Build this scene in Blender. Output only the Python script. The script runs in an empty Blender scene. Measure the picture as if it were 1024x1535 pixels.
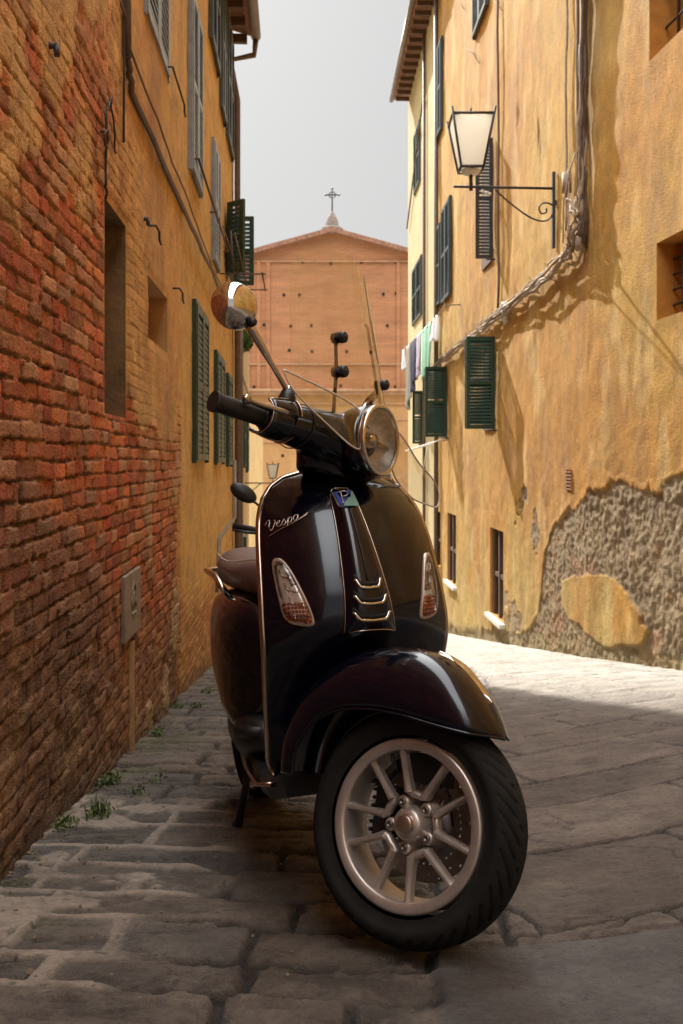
import bpy, bmesh, math, random
import numpy as np
from math import sin, cos, pi, radians
from mathutils import Vector, Matrix
random.seed(7); rng=np.random.default_rng(7)
SC=bpy.context.scene; COL=SC.collection
FPX=1400.0; HZ=690.0
def V(*a): return np.array(a,float)
# ------------------------------------------------------------------ helpers
def lin(h):
    h=h.lstrip('#'); c=[int(h[i:i+2],16)/255 for i in (0,2,4)]
    return tuple(x/12.92 if x<=.04045 else ((x+.055)/1.055)**2.4 for x in c)
def N(nt,t,**k):
    n=nt.nodes.new(t)
    for a,b in k.items():
        if a in n.inputs.keys(): n.inputs[a].default_value=b
        else: setattr(n,a,b)
    return n
def newmat(name):
    m=bpy.data.materials.new(name); m.use_nodes=True; nt=m.node_tree
    return m,nt,nt.nodes['Principled BSDF']
def mat(name,col,rough=.6,metal=0,var=.25,vscale=8,bump=.0,bscale=60,coat=0,spec=.5,rvar=0,stretch=(1,1,1),dist=.01):
    m,nt,b=newmat(name)
    if isinstance(col,str): col=lin(col)
    L=nt.links.new
    tc=N(nt,'ShaderNodeTexCoord'); mp=N(nt,'ShaderNodeMapping'); mp.inputs['Scale'].default_value=stretch
    L(tc.outputs['Object'],mp.inputs['Vector'])
    if var>0:
        n=N(nt,'ShaderNodeTexNoise'); n.inputs['Scale'].default_value=vscale; n.inputs['Detail'].default_value=6; n.inputs['Roughness'].default_value=.62
        L(mp.outputs[0],n.inputs['Vector'])
        r=N(nt,'ShaderNodeMapRange'); r.inputs[1].default_value=.3; r.inputs[2].default_value=.7; r.inputs[3].default_value=1-var; r.inputs[4].default_value=1+var
        L(n.outputs[0],r.inputs[0])
        mx=N(nt,'ShaderNodeVectorMath',operation='SCALE'); mx.inputs[0].default_value=col
        L(r.outputs[0],mx.inputs['Scale']); L(mx.outputs[0],b.inputs['Base Color'])
        if rvar:
            r2=N(nt,'ShaderNodeMapRange'); r2.inputs[1].default_value=.3; r2.inputs[2].default_value=.7; r2.inputs[3].default_value=max(.02,rough-rvar); r2.inputs[4].default_value=rough+rvar
            L(n.outputs[0],r2.inputs[0]); L(r2.outputs[0],b.inputs['Roughness'])
    else: b.inputs['Base Color'].default_value=(*col,1)
    if not(var>0 and rvar): b.inputs['Roughness'].default_value=rough
    b.inputs['Metallic'].default_value=metal; b.inputs['Coat Weight'].default_value=coat; b.inputs['Coat Roughness'].default_value=.03
    b.inputs['Specular IOR Level'].default_value=spec
    if bump>0:
        n2=N(nt,'ShaderNodeTexNoise'); n2.inputs['Scale'].default_value=bscale; n2.inputs['Detail'].default_value=5
        L(mp.outputs[0],n2.inputs['Vector'])
        bp=N(nt,'ShaderNodeBump'); bp.inputs['Strength'].default_value=bump; bp.inputs['Distance'].default_value=dist
        L(n2.outputs[0],bp.inputs['Height']); L(bp.outputs[0],b.inputs['Normal'])
    return m
def attrmat(name,rough=.9,bump=.5,bscale=70,var=.22,spec=.3,dist=.01):
    m,nt,b=newmat(name); L=nt.links.new
    a=N(nt,'ShaderNodeAttribute',attribute_name='Col'); tc=N(nt,'ShaderNodeTexCoord')
    n=N(nt,'ShaderNodeTexNoise'); n.inputs['Scale'].default_value=bscale*.5; n.inputs['Detail'].default_value=8; n.inputs['Roughness'].default_value=.7
    L(tc.outputs['Object'],n.inputs['Vector'])
    n1=N(nt,'ShaderNodeTexNoise'); n1.inputs['Scale'].default_value=6; n1.inputs['Detail'].default_value=6; n1.inputs['Roughness'].default_value=.6
    L(tc.outputs['Object'],n1.inputs['Vector'])
    ad=N(nt,'ShaderNodeMath',operation='ADD'); L(n.outputs[0],ad.inputs[0]); L(n1.outputs[0],ad.inputs[1])
    r=N(nt,'ShaderNodeMapRange'); r.inputs[1].default_value=.7; r.inputs[2].default_value=1.3; r.inputs[3].default_value=1-var; r.inputs[4].default_value=1+var
    L(ad.outputs[0],r.inputs[0])
    mx=N(nt,'ShaderNodeVectorMath',operation='SCALE'); L(a.outputs['Color'],mx.inputs[0]); L(r.outputs[0],mx.inputs['Scale']); L(mx.outputs[0],b.inputs['Base Color'])
    n2=N(nt,'ShaderNodeTexNoise'); n2.inputs['Scale'].default_value=bscale*1.6; n2.inputs['Detail'].default_value=5
    L(tc.outputs['Object'],n2.inputs['Vector'])
    bp=N(nt,'ShaderNodeBump'); bp.inputs['Strength'].default_value=bump; bp.inputs['Distance'].default_value=dist
    ad2=N(nt,'ShaderNodeMath',operation='ADD'); L(n2.outputs[0],ad2.inputs[0]); L(n.outputs[0],ad2.inputs[1])
    L(ad2.outputs[0],bp.inputs['Height']); L(bp.outputs[0],b.inputs['Normal'])
    b.inputs['Roughness'].default_value=rough; b.inputs['Specular IOR Level'].default_value=spec
    return m
def glassmat(name,tint=(.95,.96,.95),gloss=1.0,rough=.01,base=.03):
    m,nt,b=newmat(name); nt.nodes.remove(b); L=nt.links.new
    out=nt.nodes['Material Output']; tr=N(nt,'ShaderNodeBsdfTransparent'); tr.inputs[0].default_value=(*tint,1)
    gl=N(nt,'ShaderNodeBsdfGlossy'); gl.inputs['Roughness'].default_value=rough
    fr=N(nt,'ShaderNodeFresnel'); fr.inputs[0].default_value=1.45
    mu=N(nt,'ShaderNodeMath',operation='MULTIPLY_ADD'); mu.inputs[1].default_value=gloss; mu.inputs[2].default_value=base
    L(fr.outputs[0],mu.inputs[0]); mi=N(nt,'ShaderNodeMixShader'); L(mu.outputs[0],mi.inputs[0]); L(tr.outputs[0],mi.inputs[1]); L(gl.outputs[0],mi.inputs[2])
    L(mi.outputs[0],out.inputs[0]); return m
def tag(o,label=None,cat=None,group=None,kind=None):
    if label:o['label']=label
    if cat:o['category']=cat
    if group:o['group']=group
    if kind:o['kind']=kind
    return o
def empty(name,loc,label=None,cat=None,group=None,M=None):
    o=bpy.data.objects.new(name,None); COL.objects.link(o); o.empty_display_size=.1
    if M is not None: o.matrix_world=M
    else: o.location=loc
    return tag(o,label,cat,group)
class MB:
    """mesh collector"""
    def __init__(s): s.v=[];s.f=[];s.sm=[];s.n=0;s.mi=[];s.cur=0
    def add(s,v,f,smooth=True):
        v=np.asarray(v,float).reshape(-1,3); s.v.append(v); n=s.n
        for q in f: s.f.append(tuple(int(i)+n for i in q)); s.sm.append(smooth); s.mi.append(s.cur)
        s.n+=len(v); return s
    def box(s,o,ex,ey,ez,a,b):
        """box from a to b in frame"""
        o,ex,ey,ez=map(np.asarray,(o,ex,ey,ez))
        P=[o+ex*x+ey*y+ez*z for z in(a[2],b[2]) for y in(a[1],b[1]) for x in(a[0],b[0])]
        F=[(0,2,3,1),(4,5,7,6),(0,1,5,4),(2,6,7,3),(0,4,6,2),(1,3,7,5)]
        if np.dot(np.cross(ex,ey),ez)*(b[0]-a[0])*(b[1]-a[1])*(b[2]-a[2])<0: F=[q[::-1] for q in F]
        return s.add(P,F,False)
    def wbox(s,a,b): return s.box((0,0,0),(1,0,0),(0,1,0),(0,0,1),a,b)
    def tube(s,pts,r,n=10,cap=True,smooth=True,flat=None):
        pts=np.asarray(pts,float); m=len(pts); rr=np.full(m,r,float) if np.isscalar(r) else np.asarray(r,float)
        up=None; V_=[]
        for i in range(m):
            d=pts[min(i+1,m-1)]-pts[max(i-1,0)]; d=d/(np.linalg.norm(d)+1e-12)
            if up is None: up=V(0,0,1) if abs(d[2])<.9 else V(1,0,0)
            x=np.cross(up,d); x/=np.linalg.norm(x)+1e-12; y=np.cross(d,x); up=y
            for k in range(n):
                a=2*pi*k/n; V_.append(pts[i]+rr[i]*(cos(a)*x+sin(a)*y*(flat or 1)))
        F=[(i*n+k,i*n+(k+1)%n,(i+1)*n+(k+1)%n,(i+1)*n+k) for i in range(m-1) for k in range(n)]
        s.add(V_,F,smooth)
        if cap:
            b=s.n-m*n
            s.f.append(tuple(b+k for k in range(n))[::-1]); s.sm.append(False); s.mi.append(s.cur)
            s.f.append(tuple(b+(m-1)*n+k for k in range(n))); s.sm.append(False); s.mi.append(s.cur)
        return s
    def loft(s,rings,closed=True,cap=False,smooth=True):
        R=[np.asarray(r,float) for r in rings]; n=len(R[0]); F=[]
        kk=n if closed else n-1
        for i in range(len(R)-1):
            for k in range(kk): F.append((i*n+k,i*n+(k+1)%n,(i+1)*n+(k+1)%n,(i+1)*n+k))
        s.add(np.vstack(R),F,smooth)
        if cap:
            b=s.n-len(R)*n; m=len(R)
            for q in (tuple(b+k for k in range(n))[::-1],tuple(b+(m-1)*n+k for k in range(n))): s.f.append(q); s.sm.append(smooth); s.mi.append(s.cur)
        return s
    def lathe(s,prof,o,ax,n=48,smooth=True,x0=None):
        """prof: list (r, h) about axis ax through o"""
        o=np.asarray(o,float); ax=np.asarray(ax,float); ax=ax/np.linalg.norm(ax)
        x=x0 if x0 is not None else (np.cross(ax,V(0,0,1)) if abs(ax[2])<.9 else np.cross(ax,V(1,0,0)))
        x=np.asarray(x,float)/np.linalg.norm(x); y=np.cross(ax,x)
        rings=[[o+ax*h+r*(cos(2*pi*k/n)*x+sin(2*pi*k/n)*y) for k in range(n)] for r,h in prof]
        return s.loft(rings,True,False,smooth)
    def build(s,name,m,parent=None,T=None,fix=True):
        v=np.vstack(s.v)
        if T is not None: v=T(v)
        me=bpy.data.meshes.new(name); me.from_pydata(v.tolist(),[],s.f); 
        ms=m if isinstance(m,(list,tuple)) else [m]
        for q in ms: me.materials.append(q)
        me.polygons.foreach_set('use_smooth',s.sm)
        if len(ms)>1: me.polygons.foreach_set('material_index',s.mi)
        if fix:
            bm=bmesh.new(); bm.from_mesh(me); bmesh.ops.recalc_face_normals(bm,faces=bm.faces); bm.to_mesh(me); bm.free()
        me.update()
        o=bpy.data.objects.new(name,me); COL.objects.link(o)
        if parent is not None: o.parent=parent
        return o
def bevel(o,w=.004,seg=2,ang=40):
    b=o.modifiers.new('bevel','BEVEL'); b.width=w; b.segments=seg; b.limit_method='ANGLE'; b.angle_limit=radians(ang); return o
def copytree(o,parent=None,off=None):
    c=o.copy(); COL.objects.link(c); c.parent=parent
    if off is not None: c.location=Vector(o.location)+Vector(off)
    for ch in list(o.children): copytree(ch,c)
    return c
# noise
def _h(ix,iy,seed):
    n=(ix*374761393+iy*668265263+seed*974711)&0xffffffff
    n=((n^(n>>13))*1274126177)&0xffffffff; n=n^(n>>16); return (n&0xffffff)/float(0xffffff)
def vn(x,y,seed=0):
    x=np.asarray(x,float);y=np.asarray(y,float); ix=np.floor(x).astype(np.int64);iy=np.floor(y).astype(np.int64); fx=x-ix;fy=y-iy
    fx=fx*fx*(3-2*fx);fy=fy*fy*(3-2*fy)
    a=_h(ix,iy,seed);b=_h(ix+1,iy,seed);c=_h(ix,iy+1,seed);d=_h(ix+1,iy+1,seed)
    return (a*(1-fx)+b*fx)*(1-fy)+(c*(1-fx)+d*fx)*fy
def fbm(x,y,seed=0,o=5,g=.5):
    t=0;a=1;w=0
    for i in range(o): t=t+a*vn(x*2**i,y*2**i,seed+i*17); w+=a; a*=g
    return t/w
def ss(a,b,x): t=np.clip((x-a)/(b-a),0,1); return t*t*(3-2*t)
def axis_of(*segs,extra=()):
    """segs (a,b,step)"""
    L=[]
    for a,b,st in segs: L.append(np.linspace(a,b,max(2,int(round((b-a)/st))+1)))
    x=np.concatenate(L+[np.array(list(extra),float)]) if extra else np.concatenate(L)
    x=np.unique(np.round(x,5)); keep=[0]
    ex=set(np.round(list(extra),5)) if extra else set()
    out=[x[0]]
    for q in x[1:]:
        if q-out[-1]<.002 and q not in ex: continue
        if q-out[-1]<.002 and q in ex: out[-1]=q; continue
        out.append(q)
    return np.array(out)
def gridmesh(name,P,col,m,parent=None,holes=None,smooth=True,flip=False):
    nu,nv=P.shape[:2]; idx=np.arange(nu*nv).reshape(nu,nv)
    q=np.stack([idx[:-1,:-1],idx[1:,:-1],idx[1:,1:],idx[:-1,1:]],-1)
    if flip:q=q[...,::-1]
    q=q.reshape(-1,4)
    if holes is not None: q=q[~holes.reshape(-1)]
    me=bpy.data.meshes.new(name); me.vertices.add(nu*nv); me.vertices.foreach_set('co',P.reshape(-1).astype(np.float32))
    me.loops.add(q.size); me.loops.foreach_set('vertex_index',q.reshape(-1).astype(np.int32))
    me.polygons.add(len(q)); me.polygons.foreach_set('loop_start',np.arange(0,q.size,4,dtype=np.int32)); me.polygons.foreach_set('loop_total',np.full(len(q),4,np.int32))
    me.update(calc_edges=True); me.polygons.foreach_set('use_smooth',np.full(len(q),smooth))
    a=me.attributes.new('Col','FLOAT_COLOR','POINT'); c=np.ones((nu*nv,4),np.float32); c[:,:3]=np.clip(col,0,1).reshape(-1,3); a.data.foreach_set('color',c.reshape(-1))
    me.materials.append(m); me.validate(); me.update()
    o=bpy.data.objects.new(name,me); COL.objects.link(o)
    if parent is not None:o.parent=parent
    return o
def smooth(tab,n):
    P=np.array(tab,float); m=len(P); out=[]
    for t in np.linspace(0,m-1-1e-9,n):
        i=int(t); f=t-i; p0=P[max(i-1,0)];p1=P[i];p2=P[min(i+1,m-1)];p3=P[min(i+2,m-1)]
        out.append(.5*((2*p1)+(-p0+p2)*f+(2*p0-5*p1+4*p2-p3)*f*f+(-p0+3*p1-3*p2+p3)*f**3))
    return np.array(out)
def mixc(a,b,t): return a*(1-t[...,None])+b*t[...,None]
# ------------------------------------------------------------------ place: ground and wall frames (camera at z = 0)
def G(X,Y):
    X=np.asarray(X,float);Y=np.asarray(Y,float)
    return -.715-.133*Y+ss(.3,2.3,X)*(.30-.029*Y)*np.clip((30-Y)/10,0,1)
def YL(px): return .72/((512-px)/FPX-.05)
def YR(px): return 3.05/((px-512)/FPX+.1) if px>880 else 2.464/((px-512)/FPX+.03)
def Zp(py,Y): return (HZ-py)/FPX*Y
YC=8.41
LEX=V(-.05,1,0)/np.hypot(.05,1); LN=V(1,.05,0)/np.hypot(.05,1)
def WL(Y,z,d=0): return V(-.72-.05*Y,Y,z)+LN*d
def xr(Y): return np.where(np.asarray(Y)<YC,3.05-.1*np.asarray(Y),2.464-.03*np.asarray(Y))
RN1=V(-1,-.1,0)/np.hypot(1,.1); RN2=V(-1,-.03,0)/np.hypot(1,.03)
def rn(Y): return RN1 if Y<YC else RN2
def rex(Y): n=rn(Y); return V(n[1],-n[0],0)*1.0   # along +Y
def WR(Y,z,d=0): return V(float(xr(Y)),Y,z)+rn(Y)*d
UZ=V(0,0,1)
# ------------------------------------------------------------------ materials
M={}
M['wall']=attrmat('weathered_wall',.92,.8,75,.26,dist=.012)
M['stone']=attrmat('paving_stone',.74,.9,120,.42,spec=.4,dist=.008)
M['ochre']=mat('ochre_plaster',(.50,.28,.095),.92,var=.16,vscale=1.5,bump=.35,bscale=25)
M['ochre2']=mat('yellow_plaster',(.53,.35,.14),.92,var=.16,vscale=1.2,bump=.35,bscale=25)
M['cream']=mat('cream_plaster',(.42,.33,.15),.92,var=.14,vscale=1.5,bump=.25,bscale=25)
M['reveal']=mat('reveal_plaster',(.50,.22,.04),.93,var=.25,vscale=5,bump=.3,bscale=30)
M['green']=mat('dark_green_paint',(.018,.05,.03),.42,var=.2,vscale=12)
M['grey_green']=mat('grey_green_paint',(.06,.085,.085),.36,var=.25,vscale=12)
M['sky_sheen']=mat('sky_sheen_paint',(.26,.31,.35),.35,var=.25,vscale=12)  # sky reflection on the upper left slats painted into the shutter colour
M['dark_paint']=mat('brown_black_paint',(.035,.032,.03),.5,var=.25,vscale=12)
M['wood']=mat('old_wood',(.10,.055,.03),.7,var=.35,vscale=10,stretch=(1,1,.2))
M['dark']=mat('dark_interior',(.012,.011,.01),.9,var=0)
M['iron']=mat('wrought_iron',(.04,.035,.033),.55,var=.3,vscale=30)
M['rust']=mat('rusty_iron',(.11,.05,.03),.8,var=.4,vscale=40)
M['pipe']=mat('brown_pipe',(.13,.085,.06),.6,var=.3,vscale=15)
M['cable']=mat('painted_cable',(.33,.25,.17),.75,var=.35,vscale=25)
M['zinc']=mat('zinc_gutter',(.20,.16,.14),.5,metal=.3,var=.3,vscale=6)
M['marble']=mat('white_marble',(.72,.69,.63),.5,var=.12,vscale=9)
M['tile']=mat('roof_tile',(.30,.15,.09),.9,var=.4,vscale=6,bump=.4)
M['brickch']=None
M['white']=mat('white_paint',(.75,.74,.7),.5,var=.08)
M['leaf']=mat('leaf',(.07,.14,.02),.6,var=.5,vscale=20)
M['weed']=mat('weed_leaf',(.09,.12,.03),.7,var=.5,vscale=30)
M['lampglass']=mat('frosted_lamp_glass',(.80,.79,.72),.35,var=.06,vscale=6)
_nt=M['lampglass'].node_tree; _tl=_nt.nodes.new('ShaderNodeBsdfTranslucent'); _tl.inputs[0].default_value=(.95,.93,.86,1); _mx=_nt.nodes.new('ShaderNodeMixShader'); _mx.inputs[0].default_value=.6
_nt.links.new(_nt.nodes['Principled BSDF'].outputs[0],_mx.inputs[1]); _nt.links.new(_tl.outputs[0],_mx.inputs[2]); _nt.links.new(_mx.outputs[0],_nt.nodes['Material Output'].inputs[0])
# scooter
M['navy']=mat('navy_enamel',(.0010,.0018,.0070),.18,metal=0,var=0,coat=.55,spec=.3)
M['blk']=mat('black_plastic',(.012,.012,.012),.45,var=.2,vscale=40)
M['rubber']=mat('tyre_rubber',(.013,.012,.011),.85,var=.3,vscale=25,spec=.22,bump=.15,bscale=300,dist=.001)
M['grip']=mat('grip_rubber',(.014,.012,.011),.6,var=.2,vscale=60,bump=.3,bscale=500,dist=.001)
M['chrome']=mat('chrome',(.66,.62,.57),.07,metal=1,var=.05,vscale=30)
M['chromed']=mat('dull_chrome',(.50,.43,.37),.16,metal=1,var=.15,vscale=30)
M['rim']=mat('bronze_grey_alloy',(.55,.485,.435),.36,metal=.7,var=.1,vscale=30,rvar=.06)
M['disc']=mat('brake_disc_steel',(.20,.17,.15),.4,metal=.8,var=.2,vscale=40)
M['brass']=mat('brass_cap',(.42,.33,.27),.3,metal=.9,var=.1)
M['leather']=mat('brown_leather',(.15,.095,.072),.5,var=.2,vscale=8,bump=.25,bscale=350,dist=.001)
M['thread']=mat('pale_thread',(.45,.38,.32),.8,var=0)
M['amber']=mat('amber_lens',(.55,.12,.03),.15,metal=.4,var=.6,vscale=120)
M['reflector']=mat('silver_reflector',(.82,.74,.66),.3,metal=.3,var=.25,vscale=60)
M['bezel']=mat('bronze_bezel',(.52,.40,.32),.3,metal=.5,var=.1)
M['lens']=glassmat('clear_lens',(.97,.96,.94),.8,.02,.03)
M['screen']=glassmat('clear_screen',(.93,.93,.925),1.6,.02,.09)
M['deflect']=glassmat('deflector_acrylic',(.90,.89,.88),1.6,.02,.12)
M['screenedge']=mat('polished_screen_edge',(.70,.62,.54),.2,metal=.2,var=0)
M['blue']=mat('blue_enamel',(.06,.11,.50),.25,var=0,coat=.6)
M['teal']=mat('green_enamel',(.22,.42,.36),.25,var=0,coat=.6)
M['silver']=mat('silver_mark',(.75,.75,.74),.25,metal=.6,var=0)
# ------------------------------------------------------------------ GROUND: paving
def paving():
    X=axis_of((-40,-4,4),(-4,-1.4,.2),(-1.4,-1.15,.03),(-1.15,1.3,.0058),(1.3,2.9,.014),(2.9,4,.1),(4,40,4))
    Y=axis_of((-25,0,1.0),(0,1.3,.1),(1.3,2.9,.0058),(2.9,3.8,.009),(3.8,5.5,.016),(5.5,9.5,.024),(9.5,26,.12),(26,90,3))
    x,y=np.meshgrid(X,Y,indexing='ij')
    wx=x+.05*(fbm(x*3,y*3,3)-.5)+.014*(fbm(x*14,y*14,5)-.5); wy=y+.07*(fbm(x*2.2,y*2.2,4)-.5)+.016*(fbm(x*13,y*13,6)-.5)
    # narrow courses along the left wall
    def rows(wx,wy,y0,hs,lmin,lmax,seed):
        r=np.random.default_rng(seed); e=[y0]
        while e[-1]<40: e.append(e[-1]+r.uniform(*hs))
        e=np.array(e); ri=np.clip(np.searchsorted(e,wy)-1,0,len(e)-2)
        dy=np.minimum(wy-e[ri],e[ri+1]-wy); dx=np.full(wx.shape,9.); idn=np.zeros(wx.shape)
        for k in range(len(e)-1):
            m=ri==k
            if not m.any(): continue
            j=[-45+r.uniform(0,.3)]
            while j[-1]<45: j.append(j[-1]+(r.uniform(lmin,lmax) if -2<j[-1]<4 else 1.5))
            j=np.array(j); w=wx[m]; ji=np.clip(np.searchsorted(j,w)-1,0,len(j)-2)
            dx[m]=np.minimum(w-j[ji],j[ji+1]-w); idn[m]=k*131+ji
        return np.minimum(dx,dy),idn,ri
    dA,iA,_=rows(wx,wy+.05*x+.03*np.sin(x*2.3),-26,(.10,.27),.18,.60,11)
    c,s_=cos(radians(-17)),sin(radians(-17)); rx=wx*c-wy*s_; ry=wx*s_+wy*c
    dB,iB,_=rows(rx,ry,-30,(.30,.55),.45,.95,23)
    split=.36+.10*(fbm(x*0+1.3,y*1.6,9)-.5)*2+ss(3.2,7,y)*.7
    isB=(x>split)
    d=np.where(isB,np.minimum(dB,np.abs(x-split)*1.0),dA); idn=np.where(isB,iB+5000,iA)
    d=np.where(~isB,np.minimum(d,np.abs(x-split)+.0),d)
    # broken cracks in the large slabs
    cr=np.abs(fbm(x*1.1+7,y*1.9,31,5)-.5); crk=np.where(isB,ss(.006,.0,cr),0)*ss(.42,.6,fbm(x*1.5,y*1.5,33))
    d=d+.007*(fbm(x*40,y*40,57,3)-.5)+.010*(fbm(x*16,y*16,58,3)-.5)
    h1=_h(idn.astype(np.int64),np.zeros(idn.shape,np.int64),5); h2=_h(idn.astype(np.int64),np.ones(idn.shape,np.int64),6); h3=_h(idn.astype(np.int64),np.ones(idn.shape,np.int64)*3,8)
    soft=np.where(isB,.007,.009)
    prof=ss(.0,1,np.clip((d-np.where(isB,.004,.0065))/soft,0,1))
    n1=fbm(x*9,y*9,41,5)-.5; n2=fbm(x*2.2,y*7,43,5)-.5; n3=fbm(x*35,y*45,47,4)-.5
    joint=np.where(isB,.013,.017)
    hgt=-joint*(1-prof)-.012*crk+np.where(isB,.004,.010)*(h1-.5)*prof+np.where(isB,.007,.009)*n1*prof+.010*n2+.006*n3-np.where(isB,.35,1)*(.007*ss(.55,.59,fbm(x*6,y*18,45,5))+.005*ss(.58,.62,fbm(x*13,y*30,46,4)))+.004*(fbm(x*80,y*80,48,3)-.5)-np.where(isB,0,.006)*(1-ss(.0,.05,d))
    # smear of cement over the near left corner
    reg=ss(.0,.16,(-.26-x)+.45*(fbm(x*2.3+3,y*2.6,51,5)-.5))*ss(.0,.2,(3.15-y)+.9*(fbm(x*1.7,y*1.9,52,4)-.5))
    wj=.006+.045*np.clip(fbm(x*4.5,y*4.5,55,4)-.25,0,1)
    cemfull=np.clip(reg*ss(wj,wj*.55,d)+reg*ss(.60,.66,fbm(x*4,y*5,53,5)+.08*ss(-.5,-.85,x)),0,1)
    cemfull=np.where(isB,0,cemfull)
    hgt=hgt*(1-cemfull)+cemfull*(.001+.006*n1)
    # the long smooth slab at the lower right
    ybl=1.80+.14*x+.05*(fbm(x*3,x*0,61)-.5); ybl0=1.48-.06*x
    sl=ss(0,.012,ybl-y)*ss(.16,.19,x+.03*(fbm(y*5,y*0,62)-.5))*ss(0,.02,y-ybl0)
    hgt=hgt*(1-sl)+sl*(.006+.0025*n1); edge=ss(.03,0,np.abs(ybl-y))*(x>.16)
    hgt-=.010*edge
    z=G(x,y)+hgt
    base=np.array([.108,.084,.067]); grey=np.array([.104,.092,.081]); tan=np.array([.155,.115,.083]); pale=np.array([.20,.165,.13])
    col=mixc(mixc(base,grey,h2),tan,np.clip(h3*1.3-.55,0,1)*.8)
    slabc=np.array([.118,.091,.074])
    col=np.where(isB[...,None],mixc(slabc,base,h2*.6),col)
    col=col*(.82+.36*h1)[...,None]
    col=mixc(col,pale,ss(.52,.75,fbm(x*6,y*6,71))*.35)
    col=mixc(col,np.array([.022,.017,.013]),(1-prof)*np.where(isB,.9,.9)*(1-cemfull))
    col=mixc(col,np.array([.06,.048,.04]),crk*.8)
    col=mixc(col,np.array([.31,.25,.20])*(.85+.3*fbm(x*20,y*20,73))[...,None],cemfull*.95)
    col=mixc(col,np.array([.095,.087,.085])*(.85+.3*fbm(x*8,y*8,75))[...,None],sl*.9)
    col=mixc(col,np.array([.10,.11,.045]),np.where(isB,0,1)*ss(-.45,-.85,x)*ss(.5,.68,fbm(x*5,y*5,77))*.6*(1-cemfull))
    far=ss(5.5,9,y+1.2*x); col=mixc(col,np.array([.40,.385,.34])*(.8+.4*fbm(x*5,y*8,79))[...,None],far*.85)  # sunlit zone of the street: sunlight's paleness painted into the stone colour
    col=mixc(col,np.array([.06,.048,.04]),np.where(isB,.4,1)*(1-cemfull)*(ss(.56,.60,fbm(x*6,y*18,45,5))*.35+ss(.59,.63,fbm(x*13,y*30,46,4))*.35)); col=col*(.80+.40*fbm(x*28,y*28,83,4))[...,None]
    sp=ss(.80,.86,fbm(x*70,y*70,81,2)); col=mixc(col,np.array([.04,.03,.02]),sp*.7)
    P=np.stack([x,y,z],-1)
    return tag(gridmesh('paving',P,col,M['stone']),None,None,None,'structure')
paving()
# ------------------------------------------------------------------ LEFT HOUSE
def brickfield(s,z,seed=1,bh=.0535,L=(.09,.21)):
    """height, mortar (1 in joint), id noise"""
    ws=s+.010*(fbm(s*9,z*9,seed+1)-.5)*2; wz=z+.011*(fbm(s*3.5,z*5,seed+2)-.5)*2+.004*(fbm(s*25,z*25,seed+3)-.5)*2
    r=np.floor(wz/bh).astype(int); fz=wz-r*bh; dz=np.minimum(fz,bh-fz)
    ds=np.full(s.shape,9.); idn=np.zeros(s.shape,np.int64); g=np.random.default_rng(seed)
    for k in range(r.min(),r.max()+1):
        j=[s.min()-.3-g.uniform(0,.2)]
        while j[-1]<s.max()+.3: j.append(j[-1]+g.uniform(*L)*(1 if g.random()>.25 else .6))
        m=r==k
        if not m.any(): continue
        j=np.array(j); w=ws[m]; ji=np.clip(np.searchsorted(j,w)-1,0,len(j)-2)
        ds[m]=np.minimum(w-j[ji],j[ji+1]-w); idn[m]=(k+500)*977+ji
    d=np.minimum(dz,ds); return d,idn
Lhouse=empty('house',(-1.2,5,float(G(-1.2,5))),'tall house of bare red brick and ochre plaster lining the left side of the street','house')
LZ0=-3.2; LTOP=5.0; LEND=11.0
def Loff(o):  # keep world coordinates for parts of a root with a location
    o.location=Vector(o.location)-Vector(o.parent.location); return o
def PL(mb,name,m,root,**k): return Loff(mb.build(name,m,root,**k))
niches=[(YL(155),YL(187),.178,.99,.28),(YL(220),YL(250),.60,.905,.13)]
Lwins=[ # closed shutters on the left house: Y0,Y1,z0,z1
 (4.42,YL(248),2.13,3.3),(YL(285),YL(300),2.02,3.25),(YL(319),YL(327),1.78,2.80),
 (YL(315),YL(327),3.62,4.7),(YL(331),YL(337),3.45,4.75),(YL(340),YL(348),3.45,4.75),
 (YL(291),YL(309),.0,1.12),(YL(323),YL(334),-.02,.97),(YL(340.5),YL(346),-.05,.9)]
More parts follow.
